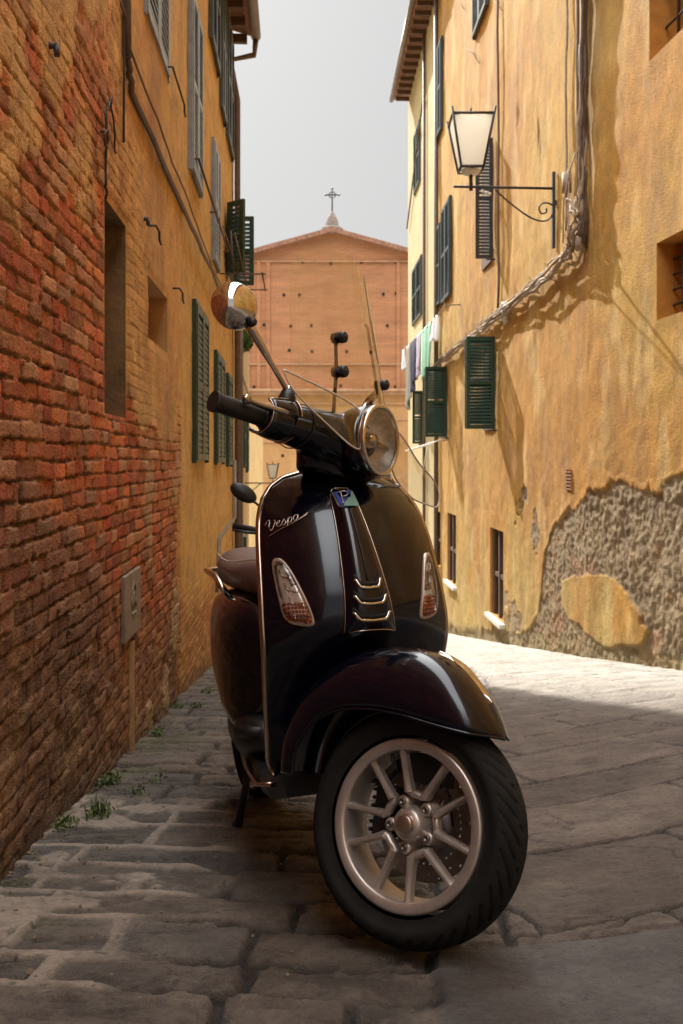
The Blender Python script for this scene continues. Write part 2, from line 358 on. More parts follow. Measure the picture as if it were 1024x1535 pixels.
def leftwall():
    ex=[q for n in niches for q in n[:2]]; ez=[q for n in niches for q in n[2:4]]
    S=axis_of((-8,.6,.4),(.6,1.9,.03),(1.9,3.6,.0085),(3.6,6.1,.015),(6.1,8,.05),(8,LEND,.1),extra=ex)
    Z=axis_of((-2.9,-1.9,.08),(-1.9,-1.5,.012),(-1.5,1.35,.0052),(1.35,2.4,.013),(2.4,LTOP,.07),extra=ez)
    s,z=np.meshgrid(S,Z,indexing='ij')
    gz=G(-1.0,s); hg=z-gz     # height above ground
    d,idn=brickfield(s,z,5)
    h1=_h(idn,idn*0,1);h2=_h(idn,idn*0,2);h3=_h(idn,idn*0,3)
    rag=.0075*(fbm(s*30,z*30,91)-.5)*2
    body=ss(.0022,.0056,d+rag+.004*(fbm(s*60,z*60,92,2)-.5))
    erode=ss(.95,.25,hg)       # rubbed away near the base
    n1=fbm(s*12,z*12,93)-.5; n2=fbm(s*4,z*4,94)-.5; n3=fbm(s*40,z*40,95,3)-.5
    hb=.0105*body*(1-.45*erode)+(h1-.5)*.012*body+.005*n1+.005*n3+.008*n2+.007*(fbm(s*26,z*30,97,4)-.5)*(.4+erode)+erode*.022*(fbm(s*7,z*9,96)-.5)
    # plaster cover
    zb=np.maximum(.78-.31*(s-2.3),.16)+.75*(fbm(s*1.5,z*1.5,101,6)-.5)
    pl=ss(-.06,.10,z-zb)
    pl=np.maximum(pl,ss(5.72,5.86,s+.06*(fbm(s*3,z*5,102)-.5)))
    # bald patches and low brick reappearing further on
    pl=pl*(1-.88*ss(.54,.64,fbm(s*2.2+5,z*2.2,103,6)+.10*ss(3.3,2.2,s))*ss(2.9,1.2,z)*ss(4.2,3.2,s))
    low=ss(.95,.35,hg+.5*(fbm(s*2,z*2,104)-.5))*ss(5.7,6.0,s)*.6
    pl=pl*(1-low)
    # patches of old mortar near the corner and the middle
    mo=ss(.56,.66,fbm(s*3.3,z*2.2,105,5))*ss(4.0,4.7,s)*ss(6,5.7,s)*ss(.3,-.2,z)
    plc=np.maximum(pl,mo*.8)
    hp=.012+.005*n1+.010*n2+.002*n3+(.009*body+.5*(h1-.5)*.013*body)*np.maximum(1-ss(.3,1,pl),.38*ss(5.0,3.8,s)*ss(1.9,.9,z+.6*(fbm(s*1.2,z*1.2,98)-.5)))
    h=hb*.72*(1-plc)+hp*plc
    # the plaster build-up stops at the house corner
    q=ss(5.66,5.74,s)*ss(6.02,5.9,s)*ss(-.1,-.5,z); h-=.05*q*(.5+fbm(s*9,z*9,106))
    h-=.025*ss(5.9,5.98,s)
    for (a,b,c,e,dd) in niches:
        dist=np.maximum(np.maximum(a-s,s-b),np.maximum(c-z,z-e)); h=h*ss(0,.06,dist)+.004*(1-ss(0,.06,dist))
    R=np.array
    red=R([.50,.090,.032]);org=R([.60,.18,.055]);dk=R([.20,.055,.032]);tan=R([.52,.32,.18]);gb=R([.18,.105,.072]);och=R([.64,.34,.10]);mort=R([.26,.16,.075])
    c=mixc(red,org,np.clip(h2*1.4-.2,0,1)); c=mixc(c,dk,np.clip(h3*2-1.2,0,1)); c=mixc(c,tan,np.clip(h1*3-2.1,0,1)*.8)
    wash=ss(.45,.68,fbm(s*1.6,z*1.6,111,5)); c=mixc(c,R([.46,.20,.085]),wash*.45)
    grey=ss(.1,-.25,z+.2*(s-2.3)+.35*(fbm(s*1.5,z*1.5,112)-.5))*ss(4.2,3.2,s)
    c=mixc(c,gb*(.8+.5*h2)[...,None],grey*.72)
    base=ss(.75,.2,hg+.3*(fbm(s*2,z*2,113)-.5)); c=mixc(c,R([.30,.155,.070]),base*.7)
    mo_c=mixc(mort,R([.075,.04,.025]),ss(.30,.55,fbm(s*5,z*5,114))*.95)
    c=c*(.72+.56*_h(idn,idn*0,4))[...,None]; c=mixc(mo_c,c,body*(1-.35*erode))
    c=mixc(c,R([.36,.20,.09]),ss(.5,.7,fbm(s*18,z*18,115,4))*.4)
    pc=mixc(och,R([.67,.41,.15]),ss(.35,.7,fbm(s*.9,z*.9,121,5))); pc=mixc(pc,R([.36,.19,.08]),ss(.52,.75,fbm(s*1.7,z*.5,122,5))*.6)
    yel=ss(5.2,7.0,s+.8*(fbm(s*1,z*1,123)-.5)); pc=mixc(pc,R([.68,.41,.115]),yel*.8)
    pc=mixc(pc,R([.47,.17,.055]),ss(.62,.74,fbm(s*3,z*3,124,5))*ss(6,4,s)*.7)
    pc=mixc(pc,R([.30,.19,.10]),ss(.60,.72,fbm(s*10,z*10,125,4))*.35)
    pc=pc*(.86+.28*_h(idn,idn*0,4)*ss(5.0,3.8,s)+.14*(1-ss(5.0,3.8,s)))[...,None]; pc=mixc(pc,R([.30,.17,.075]),(1-body)*.5*ss(5.0,3.8,s)*ss(2.6,1.3,z)); c=mixc(c,pc,pl*(.92-.10*ss(4.8,3.6,s))); c=mixc(c,R([.50,.36,.20]),mo*.7*(1-pl))
    c=mixc(c,R([.42,.14,.05]),low*.5*ss(.4,.6,fbm(s*4,z*4,126)))
    foot_dark=ss(.14,.0,hg); c=mixc(c,R([.10,.075,.05]),foot_dark*.6)  # darker band along the foot of the wall
    P=np.stack([-.72-.05*s+LN[0]*h,s+LN[1]*h,z],-1)
    sm=.5*(S[:-1]+S[1:]); zm=.5*(Z[:-1]+Z[1:]); A,B=np.meshgrid(sm,zm,indexing='ij'); H=np.zeros(A.shape,bool)
    for (a,b,cc,e,dd) in niches: H|=(A>a)&(A<b)&(B>cc)&(B<e)
    o=gridmesh('wall',P,c,M['wall'],Lhouse,H,flip=False); Loff(o)
leftwall()
mb=MB()   # body of the house behind its face
for (a,b) in ((-8,LEND),):
    P0=WL(a,0,-.3); P1=WL(b,0,-.3)
    for q in range(1): pass
    v=[(WL(a,0,-.002)[0],a,LZ0),(WL(b,0,-.002)[0],b,LZ0),(-7,b,LZ0),(-7,a,LZ0)]
    v2=[(x,y,LTOP) for x,y,_ in v]
    mb.add(v+v2,[(1,2,6,5),(2,3,7,6),(3,0,4,7),(4,5,6,7)],False)
PL(mb,'side_wall',M['ochre'],Lhouse)
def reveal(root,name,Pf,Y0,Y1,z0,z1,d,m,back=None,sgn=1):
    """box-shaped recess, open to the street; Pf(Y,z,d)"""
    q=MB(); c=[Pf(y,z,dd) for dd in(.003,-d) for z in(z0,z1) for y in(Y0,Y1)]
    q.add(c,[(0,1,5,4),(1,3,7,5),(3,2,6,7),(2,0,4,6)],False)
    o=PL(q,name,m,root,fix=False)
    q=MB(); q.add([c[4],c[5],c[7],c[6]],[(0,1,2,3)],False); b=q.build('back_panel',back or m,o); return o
reveal(Lhouse,'blind_window',WL,*niches[0],mat('niche_dark_plaster',(.20,.12,.055),.95,var=.45,vscale=6,bump=.4))  # deeper niche in a darker plaster tone
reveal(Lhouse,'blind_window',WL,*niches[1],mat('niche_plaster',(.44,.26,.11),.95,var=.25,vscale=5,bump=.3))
def shutter_mesh(w,h,nleaf=2,t=.035,slat=.045,fr=.05):
    """closed louvred shutters in a local frame x along, y out, z up; origin at lower corner"""
    q=MB(); lw=w/nleaf
    for k in range(nleaf):
        x0=k*lw+.003; x1=(k+1)*lw-.003
        O=(0,0,0);A=(1,0,0);B=(0,1,0);C=(0,0,1)
        q.box(O,A,B,C,(x0,0,0),(x0+fr,t,h)); q.box(O,A,B,C,(x1-fr,0,0),(x1,t,h))
        for zz in (0,h*.5-fr/2,h-fr): q.box(O,A,B,C,(x0+fr,.002,zz),(x1-fr,t-.002,zz+fr))
        z=fr+.01
        while z<h-fr-.03:
            if abs(z-h*.5)>fr*.5+.01:
                a=V(0,.006,z+.037);b=V(0,t-.003,z)
                p=[(x0+fr,a[1],a[2]),(x1-fr,a[1],a[2]),(x1-fr,b[1],b[2]),(x0+fr,b[1],b[2])]
                p+= [(x,y,zz+.006) for x,y,zz in p]
                q.add(p,[(0,1,2,3),(7,6,5,4),(0,4,5,1),(2,6,7,3)],False)
            z+=slat
    return q
def place(ex,ey,o): 
    ex=np.asarray(ex);ey=np.asarray(ey);o=np.asarray(o)
    return lambda v: o+v[:,0:1]*ex+v[:,1:2]*ey+v[:,2:3]*UZ
def window(root,Pf,exf,nf,Y0,Y1,z0,z1,m,nleaf=2,sill=False,smat=None,out=.0,t=.035):
    o=Pf(Y0,z0,.012+out); ex=exf;ey=nf
    w=float(np.linalg.norm(Pf(Y1,0,0)-Pf(Y0,0,0))); h=z1-z0
    f=MB(); tf=t*.7; f.box(o,ex,ey,UZ,(-.03,-.02,-.02),(0,tf,h+.03)); f.box(o,ex,ey,UZ,(w,-.02,-.02),(w+.03,tf,h+.03)); f.box(o,ex,ey,UZ,(0,-.02,h),(w,tf,h+.03))
    f.box(o,ex,ey,UZ,(0,-.01,0),(w,-.002,h))
    win=PL(f,'window',m if not smat else smat,root)
    shutter_mesh(w,h,nleaf,t=t).build('shutter',m,win,T=place(ex,ey,Pf(Y0,z0,.014+out)))
    if sill:
        q=MB(); q.box(Pf(Y0,z0-.05,0),ex,ey,UZ,(-.06,-.02,0),(w+.06,.07,.045)); q.build('sill',M['reveal'],win)
    return win
for i,(a,b,c,e) in enumerate(Lwins):
    window(Lhouse,WL,LEX,LN,a,b,c,e,M['green'] if i>=6 else (M['sky_sheen'] if i in(0,1,2) else M['grey_green']),2,sill=False,out=-.004,t=.017)
# eave
def eave(root,pts,nrm,z,over,m=M['wood'],tile=M['tile'],gut=M['zinc'],rise=.3,depth=5.5):
    a,b=[V(p[0],p[1],0) for p in pts]; ex=(b-a)/np.linalg.norm(b-a); L=np.linalg.norm(b-a); n=np.asarray(nrm)
    o=V(a[0],a[1],z)
    q=MB()
    sl=V(0,0,0)
    p=[o+n*over+UZ*0, o+ex*L+n*over, o+ex*L-n*depth+UZ*rise*depth, o-n*depth+UZ*rise*depth]; p2=[x+UZ*.07 for x in p]
    q.add(p+p2,[(0,1,2,3),(4,5,6,7),(0,1,5,4),(1,2,6,5),(2,3,7,6),(3,0,4,7)],False)
    k=0
    while k*.22<L-.2:   # rows of curved tiles along the edge
        q.tube([o+ex*(k*.22+.1)+n*(over+.02)+UZ*.08,o+ex*(k*.22+.1)+n*(over-.9)+UZ*(.08+.9*rise)],.075,8); k+=1
    rf=PL(q,'roof',tile,root)
    r=MB(); r.box(o+ex*.05,ex,n,UZ,(0,-.05,-.10),(.07,over-.04,-.003)); rb=r.build('rafter',m,rf); k=1
    while k*.42<L:
        if k*.42>L-34: c=rb.copy(); COL.objects.link(c); c.parent=rf; c.location=Vector(ex*(k*.42))
        k+=1
    g=MB(); gp=[]
    for s_ in (0,L):
        c=o+ex*s_+n*(over+.06)+UZ*.0
        gp.append([c+n*(.06*cos(t))+UZ*(.06*sin(t)) for t in np.linspace(pi,2*pi,9)]+[c+n*(.052*cos(t))+UZ*(.052*sin(t)) for t in np.linspace(2*pi,pi,9)])
    g.loft(gp,True,True); 
    g.build('gutter',gut,rf)
    return rf,o+ex*L+n*(over+.06)
rf,ge=eave(Lhouse,[WL(-8,0)[:2],WL(LEND,0)[:2]],LN,LTOP,.20)
q=MB(); q.tube([ge+V(0,-.02,-.06),ge+V(-.02,0,-.22),ge+V(-.30,0,-.28),WL(LEND-.1,4.2,.05),WL(LEND-.1,-2.0,.05)],.035,10); PL(q,'downpipe',M['pipe'],Lhouse)
# long conduit and cables
def cabletube(pts,sag=0,n=12):
    out=[]
    for i in range(len(pts)-1):
        a,b=np.array(pts[i]),np.array(pts[i+1])
        for k in range(n):
            t=k/n; out.append(a*(1-t)+b*t-UZ*sag*4*t*(1-t))
    out.append(np.array(pts[-1])); return out
def wob(pts,a=.006,seed=0):
    r=np.random.default_rng(seed); p=np.array(pts); n=len(p); w=r.normal(0,a,(n,3)); w=(w+np.roll(w,1,0)+np.roll(w,-1,0))/2; w[0]=w[-1]=0; return p+w
Yc=YL(180)
q=MB()
q.tube(wob(cabletube([WL(Yc,5.2,.03),WL(Yc,1.66,.03)]),.004),.017,8)
q.tube(wob(cabletube([WL(Yc+.02,1.68,.03),WL(Yc+.12,1.56,.03),WL(7,1.57,.03),WL(LEND-.15,1.55,.03)],n=16),.004,2),.014,8)
q.tube(wob(cabletube([WL(Yc-.12,5.2,.02),WL(Yc-.10,1.9,.02),WL(Yc+.05,1.72,.03),WL(7,1.64,.03),WL(LEND-.15,1.6,.03)],n=16),.006,3),.006,6)
tag(q.build('cable_run',M['pipe']),'brown cable bundle running down then level along the left ochre wall','cable')
q=MB(); q.tube(wob(cabletube([WL(Yc-.02,5.0,.02),WL(Yc-.03,.4+1.3-.4,.02)]),.003,4),.005,6)
q.tube(wob(cabletube([WL(YL(152),1.30,.02),WL(YL(150),1.02,.02),WL(YL(156),.99,.01)]),.003,4),.005,6)
q.tube(wob(cabletube([WL(YL(152),1.30,.02),WL(YL(158),1.38,.02),WL(YL(166),1.2,.02)]),.003,4),.004,6)
tag(q.build('wire',M['iron']),'thin dark wire looping on the plaster above the tall blind window','wire')
q=MB(); c=WL(YL(147),Zp(208,YL(147)),.03); q.lathe([(.028+.006*cos(t),.006*sin(t)) for t in np.linspace(0,2*pi,9)],c,LN,20); q.tube([c+UZ*.028-LN*.05,c+UZ*.028+LN*.01],.006,6)
tag(q.build('tethering_ring',M['rust']),'rusty iron ring fixed to the left wall above the blind window','wall ring')
for (px,py,lab) in ((67,68,'short dark iron peg high on the left brick wall'),(211,328,'dark iron peg in the plaster above the small blind window')):
    q=MB(); y=YL(px); c=WL(y,Zp(py,y),0); q.tube([c-LN*.01,c+LN*.035],.010,8); q.tube([c+LN*.033,c+LN*.035-UZ*.03],.009,8); tag(q.build('wall_peg',M['iron']),lab,'peg')
for (px,py,w,lab) in ((245,100,.55,'bent thin iron hook sticking out between the upper left shutters'),(218,338,.12,'tiny iron hook beside the peg over the small blind window'),(256,432,.16,'small iron hook on the plaster right of the small blind window')):
    q=MB(); y=YL(px); c=WL(y,Zp(py,y),0); q.tube([c,c+LN*.05,c+LN*.05+LEX*w,c+LN*.05+LEX*w-UZ*.04,c+LN*.05+LEX*(w+.06)-UZ*.05],.006,6); tag(q.build('iron_hook',M['iron']),lab,'hook')
q=MB(); y=YL(287); c=WL(y,Zp(238,y),.05); q.tube([c,c+LEX*2.9],.009,6)
for k in (0,1.4,2.9): q.tube([c+LEX*k-LN*.05,c+LEX*k],.008,6)
tag(q.build('iron_bar',M['rust']),'long rusty bar held along the wall across the tall left shutter','bar')
# stone plaque
y0,y1=YL(180),YL(204); q=MB(); o=WL(y0,-.76,.012); w=float(np.linalg.norm(WL(y1,0)-WL(y0,0)))
q.box(o,LEX,LN,UZ,(0,-.01,0),(w,.010,.28))
pl=q.build('stone_plaque',mat('grey_marble',(.24,.18,.13),.85,var=.3,vscale=12,bump=.3,bscale=60)); bevel(pl,.006)
tag(pl,'small pale stone plaque with a carved mark set in the left brick wall','plaque')
q=MB(); cc=o+LEX*w*.5+LN*.011+UZ*.15
def arc(c,ex,ez,r,a0,a1,n=14,rz=None): return [c+ex*r*cos(t)+ez*(rz or r)*sin(t) for t in np.linspace(a0,a1,n)]
q.tube(arc(cc+UZ*.03,LEX,UZ,.05,-.3,pi+.3,rz=.045),.005,6); q.tube([cc+UZ*.03-LEX*.05,cc-UZ*.03-LEX*.05],.005,6); q.tube([cc+UZ*.03+LEX*.05,cc-UZ*.03+LEX*.05],.005,6)
q.tube([cc+UZ*.045,cc-UZ*.03],.005,6); q.tube([cc-UZ*.05-LEX*.05,cc-UZ*.05+LEX*.05],.005,6); q.tube([cc+UZ*.075-LEX*.02,cc+UZ*.085,cc+UZ*.075+LEX*.02],.004,6)
q.build('carving',M['marble'] if 0 else mat('carved_stone',(.27,.21,.15),.8,var=.2),pl)
# mortar drip below the plaque
q=MB(); yy=(y0+y1)/2+.02; r=[]
for k in range(14):
    z=-.78-k*.05; hw=.035+.01*sin(k*1.7)
    r.append([WL(yy+hw*cos(t),z,.004+.018*sin(t)) for t in np.linspace(0,pi,9)])
q.loft(r,False); PL(q,'conduit_render',mat('tan_render',(.36,.22,.11),.95,var=.25,vscale=10,bump=.4),Lhouse)
# open green shutters and rods near the end of the left house
Yo=10.35
f=MB(); f.box(WL(Yo-.55,1.95,.02),LEX,LN,UZ,(0,0,0),(.5,.03,.74)); win=PL(f,'window',M['green'],Lhouse)
shutter_mesh(.24,.76,1).build('shutter',M['green'],win,T=place(LN,-LEX,WL(Yo,1.94,.03)))
shutter_mesh(.24,.76,1).build('shutter',M['green'],win,T=place((LN*.75-LEX*.66)/1.0,(-LEX*.75-LN*.66),WL(Yo-.55,1.94,.03)))
q=MB()
for (a,b) in (((328,338),(352,412)),((340,345),(347,438)),((346,348),(364,430))):
    q.tube([WL(9.0,Zp(a[1],9.0)*1.0,.05)+V((a[0]-332)/FPX*9,0,0),WL(9.0,Zp(b[1],9.0),.05)+V((b[0]-332)/FPX*9,0,0)],.008,6)
q.tube([WL(8.6,1.72,.03),WL(8.6,1.72,.45)],.007,6); q.tube([WL(9.4,1.72,.03),WL(9.4,1.72,.45)],.007,6); q.tube([WL(8.55,1.72,.42),WL(9.45,1.72,.42)],.007,6)
tag(q.build('clothes_rack',M['wood']),'folded wooden clothes drying rods hanging beside the open green shutters on the left','clothes rack')
# bent stay / handrail low on the wall
q=MB(); q.tube([WL(YL(320),Zp(888,YL(320)),.03),WL(YL(320),Zp(808,YL(320)),.05),WL(YL(346),Zp(775,YL(346)),.05),WL(YL(347),Zp(690,YL(347)),.04)],.016,8)
tag(q.build('gas_pipe',mat('weathered_grey_pipe',(.22,.19,.16),.6,var=.3)),'thin grey pipe that climbs the left wall and bends toward the downpipe','pipe')
# ------------------------------------------------------------------ second left house
B2=empty('house',(-1.4,13,float(G(-1.4,13))),'lower pale ochre house beyond the left downpipe with a hanging plant','house')
a0=V(-1.275,LEND+.01,0); a1=V(-1.93,19.5,0); e2=(a1-a0)/np.linalg.norm(a1-a0); n2=V(e2[1],-e2[0],0)
if n2[0]<0:n2=-n2
q=MB(); q.add([(a0[0],a0[1],-3.8),(a1[0],a1[1],-3.8),(-7,19.5,-3.8),(-7,LEND+.01,-3.8),(a0[0],a0[1],2.9),(a1[0],a1[1],2.9),(-7,19.5,2.9),(-7,LEND+.01,2.9)],[(0,1,5,4),(1,2,6,5),(2,3,7,6),(3,0,4,7),(4,5,6,7)],False)
PL(q,'wall',M['ochre2'],B2)
def W2(Y,z,d=0): t=(Y-a0[1])/(a1[1]-a0[1]); p=a0+(a1-a0)*t; return V(p[0],p[1],z)+n2*d
q=MB(); q.wbox((-7,12.5,2.9),(-1.98,16.6,9.0)); PL(q,'unseen_shadow_block',M['ochre2'],B2)  # unseen block, added to throw shade onto the near paving
q=MB(); q.add([(-7,12.3,9.0),(-1.95,12.3,9.0),(-1.95,16.7,9.0),(-7,16.7,9.0),(-4.5,12.3,9.9),(-4.5,16.7,9.9)],[(0,4,5,3),(1,2,5,4),(0,1,4),(2,3,5)],False); PL(q,'roof',M['tile'],B2)  # roof of the unseen block added for its shadow
for (ya,yb,z0,z1) in ((11.5,12.1,-.1,.95),(12.9,13.6,-.1,.95),(14.6,15.3,-.1,.9),(16.6,17.4,-.2,.85)):
    window(B2,W2,e2,n2,ya,yb,z0,z1,M['green'],2)
q=MB(); q.tube([W2(11.9,2.8,.05),W2(11.9,-2.2,.05)],.04,8); PL(q,'downpipe',M['pipe'],B2)
q=MB(); q.tube(wob(cabletube([W2(11.2,1.6,.04),W2(14,1.2,.04),W2(19.3,1.3,.04)]),.02,9),.014,6); PL(q,'cable',M['pipe'],B2)
f=MB(); f.box(W2(15.2,-2.6,0),e2,n2,UZ,(0,-.02,0),(.9,.05,1.35)); PL(f,'door',M['green'],B2)
def leaves(c,r,n,size,seed,flat=(1,1,1)):
    g=np.random.default_rng(seed); q=MB()
    for i in range(n):
        p=g.normal(0,1,3); p/=np.linalg.norm(p)+1e-9; p=c+p*np.array(r)*g.random()**.4*np.array(flat)
        a=g.normal(0,1,3);a/=np.linalg.norm(a); b=np.cross(a,g.normal(0,1,3)); b/=np.linalg.norm(b)+1e-9
        s_=size*g.uniform(.6,1.3); q.add([p-a*s_,p+b*s_*.45,p+a*s_,p-b*s_*.45],[(0,1,2,3)],False)
    return q
pc=V((369-512)/FPX*12.6,12.6,Zp(508,12.6))
root=empty('hanging_plant',tuple(pc),'bushy light green plant hanging from the left wall below the open green shutters','plant')
def PR(mb,name,m,root,**k): return Loff(mb.build(name,m,root,**k))
PR(leaves(pc+V(-.02,0,0),(.13,.25,.17),1500,.024,3),'foliage',M['leaf'],root,fix=False)
q=MB(); q.lathe([(.0,-.12),(.07,-.12),(.09,.02),(.08,.02),(.06,-.1)],pc+V(-.10,0,-.08),UZ,16); PR(q,'pot',M['tile'],root)
# ------------------------------------------------------------------ RIGHT HOUSE
Rhouse=empty('house',(2.3,9,float(G(2.3,9))),'tall sunlit ochre plaster house along the right side with crumbling lower wall','house')
RB=18.6; RTOP=9.4
def zpx(py,px): return Zp(py,YR(px))
Rn=[ # recesses: Y0 (near), Y1 (far), z0,z1, depth
 (5.95,YR(985),zpx(480,985),zpx(365,985),.30),
 (5.85,YR(974),zpx(92,974),zpx(92,974)+1.3,.35),
 (YR(755),YR(735),zpx(935,755),zpx(790,735),.10),
 (YR(684),YR(671),zpx(880,684),zpx(768,671),.09),
 (YR(660.5),YR(652),zpx(850,660),zpx(765,652),.08)]
def rightwall():
    ex=[q for n in Rn for q in n[:2]]+[YC]; ez=[q for n in Rn for q in n[2:4]]
    S=axis_of((-9,4.5,.6),(4.5,6.0,.06),(6.0,10.5,.0125),(10.5,14,.035),(14,RB,.09),extra=ex)
    Z=axis_of((-3.6,-2.4,.05),(-2.4,.3,.0125),(.3,3,.05),(3,RTOP,.2),extra=ez)
    s,z=np.meshgrid(S,Z,indexing='ij')
    bx=np.array([5.0,6.56,6.95,7.26,7.8,8.08,8.41,9.08,9.75,10.0,10.12,10.3,11.0,12.0,13,15,19]); bz=np.array([.1,-.03,-.27,-.26,-.22,-.33,-.30,-.52,-.77,-1.0,-1.5,-1.75,-2.0,-2.2,-2.38,-2.75,-3.3])
    zb=np.interp(s,bx,bz)+.14*(fbm(s*4,z*4,201,5)-.5)*2
    fl=ss(.012,-.012,z-zb)
    # island of surviving plaster
    isl=((s-8.25+.3*(z+1.25))/1.05)**2+((z+1.30)/.30)**2+.9*(fbm(s*3,z*5,203,5)-.5)
    fl=fl*(1-ss(1.0,.93,isl))
    pt=.0*s+ss(.66,.68,fbm(s*2.4+9,z*2.6,204,5)+.16*ss(-1.3,-2.0,z)-.12*ss(-.6,-.2,z))*ss(13.5,11,s)*ss(9.9,10.2,s); fl=np.maximum(fl,pt)
    n1=fbm(s*7,z*7,205)-.5;n2=fbm(s*22,z*22,206,4)-.5;n3=fbm(s*1.5,z*1.5,207)-.5; n4=fbm(s*11,z*13,208,4)
    h=(1-fl)*(.010*n1+.045*n3+.003*n2)+fl*(-.016+.022*(n4-.5)+.014*n2+.020*n1+.016*(fbm(s*26,z*30,209,4)-.5))
    h+= .004*ss(.0,.035,z-zb)*ss(.09,.035,z-zb)*(1-fl)
    for (a,b,c,e,dd) in Rn:
        dist=np.maximum(np.maximum(a-s,s-b),np.maximum(c-z,z-e)); h=h*ss(0,.12,dist)+.003*(1-ss(0,.12,dist))
    R=np.array
    och=R([.43,.205,.030]);yel=R([.45,.255,.040]);pale=R([.47,.30,.080]);brn=R([.33,.17,.05]);grn=R([.42,.36,.14])
    c=mixc(och,yel,ss(.35,.7,fbm(s*.7,z*.7,211,5))); c=mixc(c,pale,ss(.5,.75,fbm(s*.9+4,z*.45,212,5))*.55*ss(-.8,1.2,z)+.25*ss(12,18,s))
    c=mixc(c,brn,ss(.50,.72,fbm(s*2.2,z*1.1,213,5))*.6); c=mixc(c,R([.60,.41,.16]),ss(.56,.70,fbm(s*3.5+2,z*1.4,218,5))*.5); c=c*(.88+.24*fbm(s*9,z*9,219,4))[...,None]; hc_=np.abs(fbm(s*1.3+3,z*1.0,220,6)-.5); c=mixc(c,R([.20,.10,.03]),ss(.004,.0,hc_)*ss(.5,.6,fbm(s*1.1,z*1.1,221))*.6); c=mixc(c,grn,ss(-.2,-1.4,z)*.45*ss(.35,.6,fbm(s*1.5,z*.8,214)))
    st=ss(.58,.72,fbm(s*9,z*.6,215,4)); c=mixc(c,brn,st*.28)
    rc=mixc(R([.28,.21,.12]),R([.20,.14,.08]),ss(.4,.65,fbm(s*5,z*6,216,5))); rc=mixc(rc,R([.34,.255,.15]),ss(.52,.68,n4)*.6); rc=mixc(rc,R([.36,.18,.09]),ss(.62,.70,fbm(s*3,z*6,217,5))*.5)
    c=mixc(c,rc,fl)
    hg=z-G(1.9,s); c=mixc(c,R([.26,.21,.10]),ss(.3,.0,hg)*.6)
    nx=np.where(s<YC,RN1[0],RN2[0]);ny=np.where(s<YC,RN1[1],RN2[1])
    P=np.stack([xr(s)+nx*h,s+ny*h,z],-1)
    sm=.5*(S[:-1]+S[1:]); zm=.5*(Z[:-1]+Z[1:]); A,B=np.meshgrid(sm,zm,indexing='ij'); H=np.zeros(A.shape,bool)
    for (a,b,cc,e,dd) in Rn: H|=(A>a)&(A<b)&(B>cc)&(B<e)
    Loff(gridmesh('wall',P,c,M['wall'],Rhouse,H,flip=True))
rightwall()
q=MB(); v=[(float(xr(-9))+.002,-9,-4),(float(xr(YC))+.002,YC,-4),(float(xr(RB))+.002,RB,-4),(9,RB,-4),(9,-9,-4)]; v2=[(x,y,RTOP) for x,y,_ in v]
q.add(v+v2,[(2,3,8,7),(3,4,9,8),(4,0,5,9),(5,6,7,8,9)],False); PL(q,'side_wall',M['ochre2'],Rhouse)
for i,(a,b,c,e,d) in enumerate(Rn):
    r=reveal(Rhouse,'window' if i!=2 else 'door_opening',WR,a,b,c,e,d,M['reveal'],M['dark'])
    ex=rex((a+b)/2); n=rn((a+b)/2); w=float(np.linalg.norm(WR(b,0)-WR(a,0)))
    if i<2:
        g=MB()
        for k in range(1,6): g.tube([WR(a+(b-a)*k/6,c+.0,-.13),WR(a+(b-a)*k/6,e,-.13)],.012,6)
        for k in range(1,5): g.tube([WR(a,c+(e-c)*k/5,-.13),WR(b,c+(e-c)*k/5,-.13)],.010,6)
        g.build('iron_grille',M['iron'],r)
    else:
        g=MB(); g.box(WR(a,c,-d+.03),ex,n,UZ,(0,0,0),(w*.12,.04,e-c)); g.box(WR(a,c,-d+.03),ex,n,UZ,(w*.46,0,0),(w*.54,.04,e-c)); g.box(WR(a,c,-d+.03),ex,n,UZ,(w*.88,0,0),(w,.04,e-c)); g.box(WR(a,c,-d+.025),ex,n,UZ,(0,0,(e-c)*.45),(w,.035,(e-c)*.5)); g.build('frame',M['wood'],r)
        if i<4:
            g=MB(); g.box(WR(a,c,0),ex,n,UZ,(-.08,-.2,-.055),(w+.05,.075,-.002)); g.build('sill',M['marble'],r)
# flush shutters on the right wall (near px, far px, top, bottom at far px)
for (pr,plx,yt,yb,mt) in ((665,656.5,84,213,'grey_green'),(734,714,-60,57,'grey_green'),(678,666,318,455,'grey_green'),(663,656,348,462,'grey_green')):
    a,b=YR(pr),YR(plx); window(Rhouse,WR,rex(12),RN2,a,b,zpx(yb,plx),zpx(yt,plx),M[mt],2 if pr!=663 else 1,out=.02)
# open shutters: hinged near the wall, standing out into the street
def open_shutter(px0,px1,yt,yb,m,fold=False,lab=None):
    Yh=YR(px1); Xo=(px0-512)/FPX*Yh; w=float(xr(Yh))-Xo-.02; z0=Zp(yb,Yh);z1=Zp(yt,Yh)
    f=MB(); f.box(WR(Yh+.12,z0,.004),rex(Yh),RN2,UZ,(0,0,0),(.72,.02,z1-z0)); win=PL(f,'window',M['wood'],Rhouse)
    d=RN2; e=V(0,-1,0)
    shutter_mesh(w,z1-z0,1,t=.04).build('shutter',m,win,T=place(d,e,WR(Yh,z0,.02)))
    if fold: shutter_mesh(w*.96,z1-z0-.03,1,t=.04).build('shutter',m,win,T=place((d+V(0,.25,0)),e,WR(Yh+.07,z0+.01,.03)))
    g=MB(); g.tube([WR(Yh,z0+.12,0),WR(Yh,z0+.12,w*.9)],.008,6); g.tube([WR(Yh-.06,z0-.02,0),WR(Yh-.06,z0-.02,.12)],.012,6); g.build('hinge',M['iron'],win)
open_shutter(698,744,505,643,M['green'],True)
open_shutter(637,672,550,655,M['green'],True)
open_shutter(618,635,586,665,M['green'])
open_shutter(712,741,208,388,M['dark_paint'])
